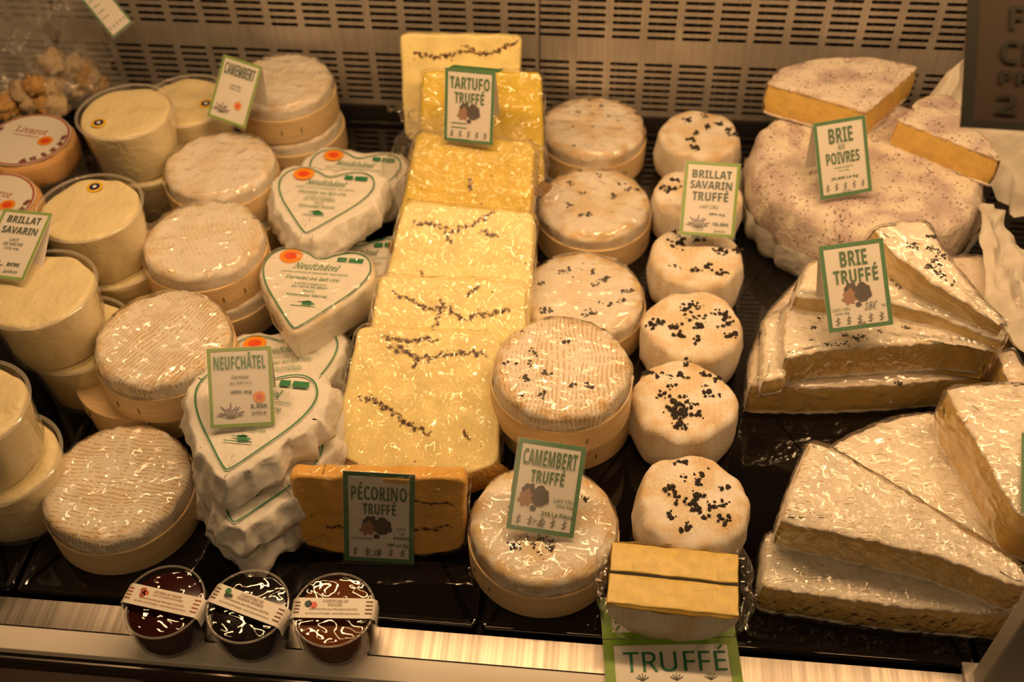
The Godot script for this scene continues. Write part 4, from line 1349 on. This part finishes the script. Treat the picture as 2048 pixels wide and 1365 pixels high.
func build_brie() -> void:
	# whole pepper brie in its paper
	var c := at(1738, 318, 0.075)
	c.y = 0.0
	var t := thing("whole_pepper_brie", "whole pepper brie wheel wrapped in white paper round its lower half", "cheese", place(c))
	part("rind", wheel(0.111, 0.073, 0.017, 71, {"edge": 0.0, "amp": 0.0026, "freq": 30.0, "bulge": 0.003}), M.rind_pepper, t, place(Vector3(0, 0.002, 0)))
	var g := Geo.new()
	var o := circle(0.115, 120)
	var q := PackedVector2Array()
	for v in o:
		var a := atan2(v.y, v.x)
		q.append(v * (1.0 + 0.025 * noise.get_noise_2d(a * 6.0, 3.0) + 0.012 * noise.get_noise_2d(a * 20.0, 9.0)))
	solid(g, q, [[0.012, 0.0], [0.002, 0.001], [0.0, 0.008], [-0.002, 0.022], [-0.0035, 0.036]], {"bot": 2, "top": 0, "amp": 0.003, "freq": 45.0})
	part("paper_wrap", g.mesh(), M.paper, t)
	wedge("pepper_brie_wedge", "broad pepper brie wedge on top of the whole wheel, golden cut faces", [[1733, 224, 0.112], [1630, 192, 0.112], [1533, 166, 0.112], [1562, 136, 0.112], [1632, 117, 0.112], [1738, 113, 0.112], [1838, 132, 0.112], [1790, 176, 0.112]], 0.036, {"rind": [2, 3, 4, 5], "paste": "paste_gold", "skin": "rind_pepper", "seed": 72, "group": "pepper brie wedges"})
	wedge("pepper_brie_wedge", "long narrow pepper brie wedge beside the broad one on the wheel", [[1792, 238, 0.107], [1900, 280, 0.106], [2004, 320, 0.105], [1972, 276, 0.105], [1925, 240, 0.106], [1880, 215, 0.107], [1835, 214, 0.107]], 0.033, {"rind": [2, 3], "paste": "paste_gold", "skin": "rind_pepper", "seed": 73, "group": "pepper brie wedges"})
	wedge("pepper_brie_wedge", "mauve rinded pepper brie piece behind the narrow wedge", [[1822, 212, 0.100], [1880, 232, 0.100], [1942, 250, 0.100], [1918, 208, 0.100], [1896, 188, 0.100], [1850, 192, 0.100]], 0.028, {"rind": [2, 3, 4], "paste": "paste_gold", "skin": "rind_pepper", "seed": 74, "group": "pepper brie wedges"})
	# truffled brie pieces
	var mauve := Color(0.94, 0.88, 0.86)
	wedge("truffled_brie_wedge", "large truffled brie piece lying lowest under the pile", [[1500, 772, 0.036], [1506, 705, 0.036], [1540, 622, 0.036], [1610, 548, 0.036], [1720, 512, 0.036], [1850, 520, 0.036], [1940, 600, 0.036], [1985, 690, 0.036], [1972, 752, 0.036], [1800, 768, 0.036], [1640, 775, 0.036]], 0.036, {"rind": [0, 1, 2, 3, 4], "seed": 75, "film": "film", "tint": mauve, "group": "truffled brie pieces", "spots": spots_of(1480, 420, 2.843, [410, 1030, 460, 1045, 570, 1030, 580, 1005, 690, 1035, 800, 1010, 900, 985, 930, 1000, 1080, 1010, 1130, 1010])})
	wedge("truffled_brie_wedge", "mauve truffled brie piece behind the pile by the loose paper", [[1900, 516, 0.060], [1960, 512, 0.060], [2040, 560, 0.060], [2044, 640, 0.060], [1990, 650, 0.060], [1930, 590, 0.060]], 0.040, {"rind": [0, 1], "seed": 76, "tint": mauve, "film": "film", "group": "truffled brie pieces"})
	wedge("truffled_brie_wedge", "narrow truffled brie end piece at the side, next to the loose paper", [[1996, 706, 0.062], [2026, 698, 0.062], [2052, 740, 0.062], [2056, 790, 0.058], [2030, 790, 0.058]], 0.050, {"rind": [1, 2], "seed": 77, "tint": mauve, "film": "film", "group": "truffled brie pieces"})
	wedge("truffled_brie_wedge", "pale truffled brie offcut sticking out beside the front wedge", [[1530, 634, 0.058], [1568, 622, 0.058], [1572, 752, 0.058], [1524, 766, 0.056]], 0.020, {"rind": [3], "seed": 78, "film": "film", "group": "truffled brie pieces"})
	wedge("truffled_brie_wedge", "long truffled brie wedge in the middle of the pile, tip pointing to the paper", [[1590, 592, 0.090], [1645, 596, 0.090], [1785, 602, 0.090], [1880, 628, 0.088], [1960, 664, 0.084], [2003, 690, 0.080], [2008, 668, 0.080], [1960, 625, 0.086], [1890, 580, 0.090], [1780, 545, 0.092], [1680, 522, 0.092], [1618, 526, 0.092]], 0.050, {"rind": [10, 11], "seed": 79, "film": "film", "group": "truffled brie pieces", "spots": spots_of(1480, 420, 2.843, [895, 425, 915, 440, 1210, 520, 1240, 525, 1280, 540, 1300, 545, 1260, 565, 1350, 590, 1420, 620, 880, 400])})
	wedge("truffled_brie_wedge", "slanting truffled brie wedge on top of the pile, black crumbs along its back", [[1746, 456, 0.128], [1790, 502, 0.124], [1867, 560, 0.116], [1920, 596, 0.108], [1975, 640, 0.098], [2008, 664, 0.094], [2004, 650, 0.096], [1965, 602, 0.106], [1902, 514, 0.122], [1853, 440, 0.130], [1800, 445, 0.130]], 0.040, {"rind": [9, 10], "seed": 80, "film": "film", "group": "truffled brie pieces", "crumb": 0.0026, "spots": spots_of(1480, 420, 2.843, [960, 210, 1000, 220, 990, 195, 1100, 230, 1070, 215, 1130, 240, 1140, 275, 1110, 285, 1090, 330, 1080, 320, 1110, 350, 1150, 380, 1200, 405, 1140, 350, 1090, 150, 1130, 310])})
	wedge("truffled_brie_wedge", "broad truffled brie wedge at the front of the pile below the tag", [[1568, 716, 0.073], [1630, 702, 0.073], [1726, 693, 0.073], [1832, 687, 0.073], [1920, 682, 0.073], [1980, 692, 0.072], [1990, 704, 0.072], [1955, 674, 0.073], [1867, 645, 0.073], [1790, 631, 0.073], [1645, 611, 0.073], [1570, 612, 0.073]], 0.036, {"rind": [11], "seed": 81, "film": "film_streaks", "paste": "paste", "group": "truffled brie pieces", "crumb": 0.0018, "spots": spots_of(1480, 420, 2.843, [410, 740, 420, 670, 455, 620, 500, 765, 600, 715, 640, 730, 660, 740, 690, 720, 720, 730, 790, 690, 940, 670, 1020, 640, 600, 760, 560, 770])})
	# plain brie wedges
	wedge("brie_wedge", "film wrapped brie wedge at the bottom, its cut side facing the front ledge", [[1524, 1172, 0.036], [1534, 1066, 0.036], [1700, 1068, 0.036], [1900, 1120, 0.036], [2052, 1180, 0.036], [2058, 1236, 0.036], [2020, 1232, 0.036], [1900, 1222, 0.036], [1795, 1213, 0.036], [1660, 1194, 0.036]], 0.036, {"rind": [0], "seed": 82, "film": "film_streaks", "group": "plain brie wedges", "bulge": 0.002})
	wedge("brie_wedge", "smooth brie wedge with a rounded back edge, between the two striped ones", [[1655, 900, 0.052], [1700, 872, 0.052], [1740, 854, 0.052], [1795, 836, 0.052], [1868, 826, 0.052], [1930, 930, 0.052], [1998, 1056, 0.052], [2040, 1130, 0.052], [1917, 1052, 0.052], [1795, 976, 0.052]], 0.040, {"rind": [0, 1, 2, 3], "seed": 83, "film": "film", "group": "plain brie wedges"})
	wedge("brie_wedge", "tall brie wedge with a broad golden cut face and a tag beside it", [[1893, 776, 0.098], [1912, 822, 0.098], [1953, 880, 0.098], [2020, 1002, 0.098], [2040, 1032, 0.098], [2110, 1060, 0.098], [2140, 900, 0.098], [2110, 775, 0.098], [2000, 768, 0.098]], 0.046, {"rind": [7, 8], "seed": 84, "film": "film", "group": "plain brie wedges"})
	wedge("brie_wedge", "striped brie wedge on top of the front one, tip towards the corner post", [[1560, 1041, 0.074], [1590, 955, 0.074], [1622, 882, 0.074], [1660, 897, 0.074], [1795, 976, 0.074], [1917, 1053, 0.074], [2046, 1134, 0.074], [2056, 1178, 0.074], [1993, 1156, 0.074], [1885, 1115, 0.074], [1732, 1079, 0.074], [1624, 1056, 0.074]], 0.034, {"rind": [0, 1, 2], "seed": 85, "film": "film_streaks", "group": "plain brie wedges"})
	# the cut half of a truffled round, on its curved side
	var top := 0.047
	var m := (at(1226, 1158, top) + at(1468, 1158, top)) / 2
	var half := thing("cut_truffled_cheese", "cut half of a truffled cheese in film, dark truffle line across its yellow face", "cheese", place(m - Vector3(0, top, 0), -2.0))
	var r := 0.0455
	var d := 0.024
	g = Geo.new()
	var rings := []
	for z in [-d, -d * 0.5, 0.0, d * 0.5, d]:
		var ring := PackedVector3Array()
		for k in 33:
			var a := PI * k / 32
			ring.append(Vector3(-cos(a) * r, top - sin(a) * (r + 0.001), z))
		rings.append(ring)
	g.grid(rings, false)
	for s in [-1, 1]:
		var fan := []
		for f in 9:
			var ring := PackedVector3Array()
			for k in 33:
				var a := PI * k / 32
				var e := f / 8.0
				var z: float = s * (d + 0.004 * sqrt(maxf(0, 1 - e * e)))
				var pnt := Vector3(-cos(a) * r * e, top - 0.0005 - sin(a) * (r + 0.001) * e, z)
				ring.append(pnt + Vector3(0, 0, noise.get_noise_3d(pnt.x * 60, pnt.y * 60, s * 5.0) * 0.0012))
			fan.append(ring)
		if s > 0:
			fan.reverse()
		g.grid(fan, false)
	part("rind", g.mesh(), M.rind_patchy, half)
	for l in [[-d - 0.001, -0.0009], [0.0009, d + 0.001]]:
		g = Geo.new()
		var o3 := dense(PackedVector2Array([Vector2(-r, l[0]), Vector2(r, l[0]), Vector2(r, l[1]), Vector2(-r, l[1])]), 0.004)
		solid(g, o3, [[0.001, top - 0.010], [0.0, top - 0.002], [0.0003, top + 0.0006], [0.0012, top + 0.001]], {"top": 4, "bot": 1, "amp": 0.0006, "freq": 60.0, "seed": l[0] * 1000, "clamp": false})
		part("paste", g.mesh(), M.paste_butter, half)
	g = Geo.new()
	g.box(Vector3(0, top - 0.004, 0), Vector3(2 * r - 0.002, 0.0085, 0.0022))
	part("truffle_layer", g.mesh(), M.truffle, half)
	g = Geo.new()
	rings = []
	for i in 13:
		var z := -0.034 + i * 0.068 / 12
		var ring := PackedVector3Array()
		for k in 41:
			var a := -0.55 + (PI + 1.1) * k / 40
			var rr := r + 0.006 - 0.010 * pow(absf(z) / 0.034, 4)
			var pnt := Vector3(-cos(a) * (rr + 0.004), maxf(0.004, minf(top + 0.0035, top - sin(a) * rr)), z)
			ring.append(pnt + Vector3(noise.get_noise_3d(pnt.x * 70, pnt.y * 70, pnt.z * 70), noise.get_noise_3d(pnt.x * 70, pnt.y * 70 + 9, pnt.z * 70) * 0.5, noise.get_noise_3d(pnt.x * 70, pnt.y * 70, pnt.z * 70 + 9)) * 0.003)
		rings.append(ring)
	g.grid(rings, false)
	part("plastic_film", g.mesh(), M.film_streaks, half)
	# loose wrapping paper at the side
	for b in [["sheet of white wrapping paper lying open beyond the pepper brie", [[1918, 258, 0.075], [2000, 252, 0.09], [2090, 250, 0.09], [2095, 350, 0.06], [2090, 440, 0.035], [2030, 434, 0.030], [1998, 400, 0.045], [1968, 376, 0.055], [1940, 320, 0.06]], 2.0], ["folded strip of white wrapping paper hanging down beside the truffled brie pile", [[1968, 392, 0.075], [1996, 400, 0.075], [2006, 440, 0.070], [2014, 468, 0.068], [2050, 506, 0.062], [2100, 540, 0.058], [2100, 720, 0.045], [2040, 700, 0.062], [1998, 640, 0.070], [1967, 600, 0.074], [1966, 500, 0.076], [1959, 460, 0.078]], 6.0], ["fan of thin white paper standing up behind the broad pepper wedge", [[1846, 208, 0.078], [1890, 150, 0.100], [1930, 120, 0.112], [1950, 136, 0.105], [1958, 180, 0.090], [1925, 250, 0.070], [1880, 240, 0.070]], 9.0]]:
		var co := []
		var mid := Vector3.ZERO
		for w in b[1]:
			co.append(at(w[0], w[1], w[2]))
			mid += co[-1] / b[1].size()
		g = Geo.new()
		rings = []
		for k in 13:
			var ring := PackedVector3Array()
			var e := 1.0 - k / 12.001
			for i in co.size():
				for j in 4:
					var pnt: Vector3 = mid + (co[i].lerp(co[(i + 1) % co.size()], j / 4.0) - mid) * e
					var nz := pnt * 24.0
					ring.append(pnt + Vector3(0.2, 1.0, 0.3) * 0.007 * (1.0 - absf(noise.get_noise_3d(nz.x, nz.y, nz.z + b[2])) * 2.6))
			rings.append(ring)
		g.grid(rings)
		var o4 := part(numbered("wrapping_paper"), g.mesh(), M.parchment, self)
		tag(o4, b[0], "paper", "loose wrapping paper")

func build_tags() -> void:
	var gr := "ink_green"
	var dk := "ink_dark"
	price_tag("lime framed tag reading CAMEMBERT with an orange seal, leaning on a tub", tag_frame(-15.0, 41.1, -5.8, eye + (Vector3(-0.3979, 0.0629, -0.8965) - eye) * 0.945), 0.0435, 0.0617, "border_lime", 0.055, [["CAMEMBERT", 0.11, 0.89, 0.09, 0.27, dk], ["LAIT CRU", 0.36, 0.64, 0.40, 0.435, dk, "sans"], ["45% mg", 0.36, 0.64, 0.455, 0.49, dk, "sans"]], {"seal": [0.68, 0.70], "sprig": [0.30, 0.84]})
	price_tag("lime framed tag reading BRILLAT SAVARIN on the cream tubs", tag_frame(-16.9, 72.2, 10.2, Vector3(-0.4869, 0.1240, -0.5895)), 0.0455, 0.0646, "border_lime", 0.055, [["BRILLAT", 0.17, 0.85, 0.09, 0.19, dk], ["SAVARIN", 0.15, 0.87, 0.25, 0.35, dk], ["LAIT", 0.40, 0.58, 0.42, 0.46, dk, "sans"], ["DE VACHE", 0.30, 0.70, 0.48, 0.525, dk, "sans"], ["72% mg", 0.35, 0.65, 0.55, 0.595, dk, "sans"], ["8€90", 0.55, 0.80, 0.77, 0.82, dk, "bold"], ["pièce", 0.55, 0.82, 0.87, 0.93, dk, "sans", 0.2]], {"sprig": [0.26, 0.84]}, 0.012)
	price_tag("lime framed tag reading NEUFCHÂTEL 8,80€ on the wrapped hearts", tag_frame(18.2, 45.0, -7.2, Vector3(-0.2601, 0.0920, -0.4794)), 0.0470, 0.0595 , "border_lime", 0.055, [["NEUFCHÂTEL", 0.10, 0.90, 0.06, 0.27, "ink_leaf"], ["Fermier", 0.37, 0.64, 0.345, 0.395, dk, "sans", 0.2], ["au lait cru", 0.33, 0.67, 0.42, 0.46, dk, "sans", 0.2], ["38% mg", 0.34, 0.67, 0.535, 0.59, dk], ["8,80€", 0.64, 0.90, 0.72, 0.78, dk], ["pièce", 0.66, 0.88, 0.80, 0.87, dk, "sans", 0.2]], {"seal": [0.78, 0.635], "sprig": [0.33, 0.84]})
	var tt := price_tag("green framed tag reading TARTUFO TRUFFÉ on the golden slices", tag_frame(-9.6, 22.9, 2.4, Vector3(-0.1299, 0.1188, -0.8050)), 0.0468, 0.0665, "border_green", 0.06, [["TARTUFO", 0.10, 0.90, 0.105, 0.265, gr], ["TRUFFÉ", 0.20, 0.80, 0.27, 0.46, gr] ], {"truffle": [0.5, 0.57], "herbs": 0.89, "rules": [0.74, 0.80]}, 0.02)
	var g := Geo.new()
	g.box(Vector3(0.003, 0.0664, -0.008), Vector3(0.0468, 0.0006, 0.016))
	part("top_fold", g.mesh(), M.border_green, tt)
	price_tag("green framed tag reading PÉCORINO TRUFFÉ before the amber slice", tag_frame(4.7, 20.0, -3.8, Vector3(-0.1572, 0.0015, -0.4276)), 0.0530, 0.0820, "border_green", 0.07, [["PÉCORINO", 0.11, 0.89, 0.105, 0.30, gr], ["TRUFFÉ", 0.27, 0.74, 0.305, 0.455, gr], ["LAIT", 0.76, 0.89, 0.59, 0.625, gr, "sans"], ["DE", 0.80, 0.87, 0.645, 0.68, gr, "sans"], ["BREBIS", 0.71, 0.93, 0.695, 0.73, gr], ["PASTEURISÉ", 0.11, 0.40, 0.715, 0.745, gr, "sans"], ["59€ Le Kg", 0.62, 0.92, 0.775, 0.825, gr], ["539", 0.33, 0.53, 0.865, 0.935, "ink_grey", "script", 0.3]], {"truffle": [0.46, 0.585], "herbs": 0.89}, 0.02)
	price_tag("green framed tag reading CAMEMBERT TRUFFÉ 21€, standing on a truffled round", tag_frame(7.8, 50.0, -10.8, Vector3(-0.0339, 0.0491, -0.4330)), 0.0497, 0.0669, "border_green", 0.065, [["CAMEMBERT", 0.10, 0.90, 0.10, 0.275, gr], ["TRUFFÉ", 0.25, 0.75, 0.285, 0.455, gr], ["LAIT CRU", 0.64, 0.94, 0.60, 0.64, gr, "sans"], ["45% Mg", 0.68, 0.93, 0.66, 0.70, gr, "sans"], ["21€ La Pièce", 0.48, 0.95, 0.755, 0.805, gr], ["741", 0.36, 0.56, 0.86, 0.93, "ink_grey", "script", 0.3]], {"truffle": [0.34, 0.60], "herbs": 0.88}, 0.025)
	price_tag("lime framed tag reading BRILLAT SAVARIN TRUFFÉ on the small rounds", tag_frame(-1.6, 40.0, 0.0, Vector3(0.0933, 0.0653, -0.7525)), 0.0490, 0.0665, "border_lime", 0.055, [["BRILLAT", 0.14, 0.86, 0.11, 0.215, dk], ["SAVARIN", 0.12, 0.88, 0.255, 0.36, dk], ["TRUFFÉ", 0.17, 0.83, 0.37, 0.52, dk], ["LAIT CRU", 0.33, 0.66, 0.58, 0.625, dk, "sans"], ["38% mg", 0.50, 0.80, 0.68, 0.72, dk], ["18,00€", 0.58, 0.88, 0.81, 0.86, dk], ["pièce", 0.63, 0.82, 0.905, 0.95, dk, "sans", 0.2], ["753", 0.22, 0.42, 0.87, 0.93, "ink_grey", "script", 0.3]], {"sprig": [0.32, 0.85]}, 0.02)
	price_tag("green framed tag reading BRIE AUX POIVRES on the pepper wheel", tag_frame(12.9, 35.6, 4.2, Vector3(0.2198, 0.0826, -0.7991)), 0.049, 0.0696, "border_green", 0.065, [["BRIE", 0.27, 0.73, 0.105, 0.30, gr], ["AUX", 0.42, 0.56, 0.32, 0.39, gr, "sans"], ["POIVRES", 0.18, 0.82, 0.42, 0.57, gr], ["PASTEURISÉ", 0.32, 0.68, 0.605, 0.63, gr, "sans"], ["50% Mg", 0.40, 0.60, 0.655, 0.68, gr, "sans"], ["33,80€ Le Kg", 0.24, 0.76, 0.74, 0.785, gr], ["518", 0.44, 0.58, 0.92, 0.95, "ink_grey", "sans"]], {"herbs": 0.875}, 0.03)
	price_tag("green framed tag reading BRIE TRUFFÉ on the pile of wedges", tag_frame(1.5, 44.0, 9.9, Vector3(0.2085, 0.0948, -0.6162)), 0.0505, 0.0693, "border_green", 0.065, [["BRIE", 0.30, 0.72, 0.09, 0.265, gr], ["TRUFFÉ", 0.17, 0.86, 0.26, 0.46, gr], ["LAIT CRU", 0.09, 0.37, 0.735, 0.765, gr, "sans"], ["45% Mg", 0.12, 0.35, 0.785, 0.815, gr, "sans"], ["18€", 0.60, 0.78, 0.70, 0.79, "ink_grey", "script", 0.3], ["Kg", 0.86, 0.92, 0.745, 0.775, gr, "sans"], ["528", 0.46, 0.58, 0.92, 0.95, "ink_grey"]], {"truffle": [0.5, 0.58], "herbs": 0.89}, 0.03)
	# tag hanging over the bag, seen from its lower corner
	var dd := (at(226, 60, 0.14) - eye).dot(ax_f)
	var a := eye + ray(226, 76) / FOCAL * dd
	var b := eye + ray(243, 26) / FOCAL * dd
	var u := (eye + ray(164, 0) / FOCAL * dd - a).normalized()
	var r := (b - a).normalized()
	r = (r - u * r.dot(u)).normalized()
	b = a + r * 0.026
	price_tag("small green framed tag turned sideways on the clear bag", Transform3D(Basis(r, u, r.cross(u)), (a + b) / 2), a.distance_to(b), 0.062, "border_green", 0.07, [], {"herbs": 0.86, "rules": [0.30, 0.42, 0.54, 0.66]}, 0.0)
	# tag lying on the tall brie wedge, mostly out of the picture
	a = at(2041, 1024, 0.103)
	b = at(2044, 800, 0.103)
	u = (b - a).normalized()
	r = Vector3(u.z, 0, -u.x) * -1.0
	price_tag("green framed tag lying on the tall brie wedge with the golden cut face", Transform3D(Basis(r, u, r.cross(u)), a + r * 0.025), 0.050, 0.071, "border_green", 0.065, [], {}, 0.0)
	# sign hanging from the canopy, its deep shade put into the colours
	var d := 0.60
	var q := func(x: float, y: float) -> Vector3: return eye + ray(x, y) / FOCAL * d
	a = q.call(1921, 254)
	b = q.call(2150, 268)
	u = q.call(1990, 0) - a
	r = (b - a).normalized()
	u = (u - r * u.dot(r)).normalized()
	var w := a.distance_to(b)
	var sg := thing("hanging_sign", "green framed sign with its shade put into dark colours, hanging before the back wall", "sign", Transform3D(Basis(r, u, r.cross(u)), (a + b) / 2))
	g = Geo.new()
	g.box(Vector3(0, w * 0.75, -0.0005), Vector3(w, w * 1.5, 0.001))
	part("card", g.mesh(), M.sign_shaded_card, sg)
	part("border", flat_ring(PackedVector2Array([Vector2(-w / 2, 0), Vector2(w / 2, 0), Vector2(w / 2, w * 1.5), Vector2(-w / 2, w * 1.5)]), PackedVector2Array([Vector2(-w * 0.40, w * 0.07), Vector2(w * 0.40, w * 0.07), Vector2(w * 0.40, w * 1.43), Vector2(-w * 0.40, w * 1.43)]), 0.0004), M.sign_shaded_print, sg)
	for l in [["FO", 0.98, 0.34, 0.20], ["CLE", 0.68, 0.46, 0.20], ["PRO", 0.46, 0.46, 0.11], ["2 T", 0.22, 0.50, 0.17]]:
		text(sg, l[0], 0.04 * w, l[1] * w, l[2] * w, l[3] * w, M.sign_shaded_print, "bold")
	g = Geo.new()
	var up_ := sg.basis.inverse() * Vector3.UP
	g.box(Vector3(0, w * 1.48, -0.002) + up_ * 0.06, Vector3(0.003, 0.003, 0.12), Basis(r.cross(u), r, up_).orthonormalized() if false else Basis.looking_at(-up_, Vector3.RIGHT))
	part("hanger", g.mesh(), M.steel, sg)

func build_front() -> void:
	jam_jar("jar of dark red peach jam with a red printed paper band", at(326, 1202, 0.044) - Vector3(0, 0.044, 0), -8.0, M.jam_cherry, [["PÊCHES DE VIGNE", 0.002, 0.0048, 0.021, 0.0022, "serif", [[-0.0165, 0.004, 0.0022, "ink_red"], [-0.0140, 0.0025, 0.0020, "seal_red"], [-0.0160, 0.0008, 0.0020, "ink_red"]]], ["Avec une pointe de lavande", 0.003, 0.0020, 0.023, 0.0018, "serif"], ["Sélectionnée par Monique MAYER", 0.0, -0.0016, 0.034, 0.0018, "serif"], ["La Cave aux Fromages - Saint-Rémy-de-Provence", 0.0, -0.0045, 0.039, 0.0016, "serif"]], "ink_red", 91)
	jam_jar("jar of nearly black cherry jam with a slanting paper band", at(495, 1211, 0.044) - Vector3(0, 0.044, 0), -16.0, M.jam_black, [["CONFITURE DE", 0.001, 0.0052, 0.018, 0.0020, "serif", [[-0.0180, 0.0045, 0.0022, "ink_leaf"], [-0.0175, 0.0012, 0.0018, "ink_dark"], [-0.0145, 0.0016, 0.0016, "ink_dark"]]], ["CERISES NOIRES", 0.001, 0.0024, 0.021, 0.0020, "serif"], ["Sélectionnée par Monique MAYER", 0.0, -0.0012, 0.036, 0.0019, "serif"], ["La Cave aux Fromages - Saint-Rémy-de-Provence", 0.0, -0.0045, 0.040, 0.0016, "serif"]], "ink_brown", 92)
	jam_jar("jar of amber fig jam with a level paper band", at(667, 1218, 0.044) - Vector3(0, 0.044, 0), 4.0, M.jam_fig, [["CONFITURE DE", 0.001, 0.0052, 0.018, 0.0020, "serif", [[-0.0180, 0.003, 0.0026, "ink_dark"], [-0.0140, 0.0022, 0.0024, "seal_red"]]], ["FIGUES", 0.001, 0.0022, 0.010, 0.0020, "serif"], ["Sélectionnée par Monique MAYER", 0.0, -0.0012, 0.034, 0.0019, "serif"], ["La Cave aux Fromages - Saint-Rémy-de-Provence", 0.0, -0.0045, 0.038, 0.0016, "serif"]], "ink_brown", 93)
	# the large lime framed card under the cut half
	var a := at(1211, 1367, 0.004)
	var b := at(1486, 1362, 0.004)
	var c := at(1197, 1279, 0.006)
	var r := (b - a).normalized()
	var u := c - a
	var h := 0.0
	u = u - r * u.dot(r)
	h = u.length()
	u = u.normalized()
	var w := a.distance_to(b)
	var t := thing("price_card", "large lime framed card reading TRUFFÉ lying under the cut half cheese", "price card", Transform3D(Basis(r, u, r.cross(u)), (a + b) / 2))
	for k in 2:
		var y0: float = h if k else -0.010
		var y1: float = h + 0.032 if k else h - 0.0008
		var g := Geo.new()
		g.box(Vector3(0, (y0 + y1) / 2, -0.0004), Vector3(w, y1 - y0, 0.0008))
		var cd := part("card", g.mesh(), M.card, t)
		var bw := 0.0075
		part("border", flat_ring(PackedVector2Array([Vector2(-w / 2, y0), Vector2(w / 2, y0), Vector2(w / 2, y1), Vector2(-w / 2, y1)]), PackedVector2Array([Vector2(-w / 2 + bw, y0 + bw * 0.6), Vector2(w / 2 - bw, y0 + bw * 0.6), Vector2(w / 2 - bw, y1 - bw * 0.6), Vector2(-w / 2 + bw, y1 - bw * 0.6)]), 0.0004), M.border_lime, cd)
		if k == 0:
			text(cd, "TRUFFÉ", 0.002, h * 0.52, w * 0.76, h * 0.58, M.ink_leaf, "sans", 0.0006, 0.0)
		else:
			lines_xy(cd, "printed_stroke", [[Vector2(-w * 0.40, h + 0.0125), Vector2(-w * 0.355, h + 0.0125)], [Vector2(-w * 0.395, h + 0.006), Vector2(-w * 0.365, h + 0.010)]], 0.0012, M.ink_leaf, 0.0006)
	var segs := []
	for k in 3:
		for j in 5:
			var q := Vector2(-0.022 + k * 0.024, 0.001)
			var ang := deg_to_rad(30 + j * 30)
			segs.append([q, q + Vector2(cos(ang), sin(ang)) * 0.005])
	lines_xy(t, "herb_drawing", segs, 0.0006, M.ink_grey, 0.0006)
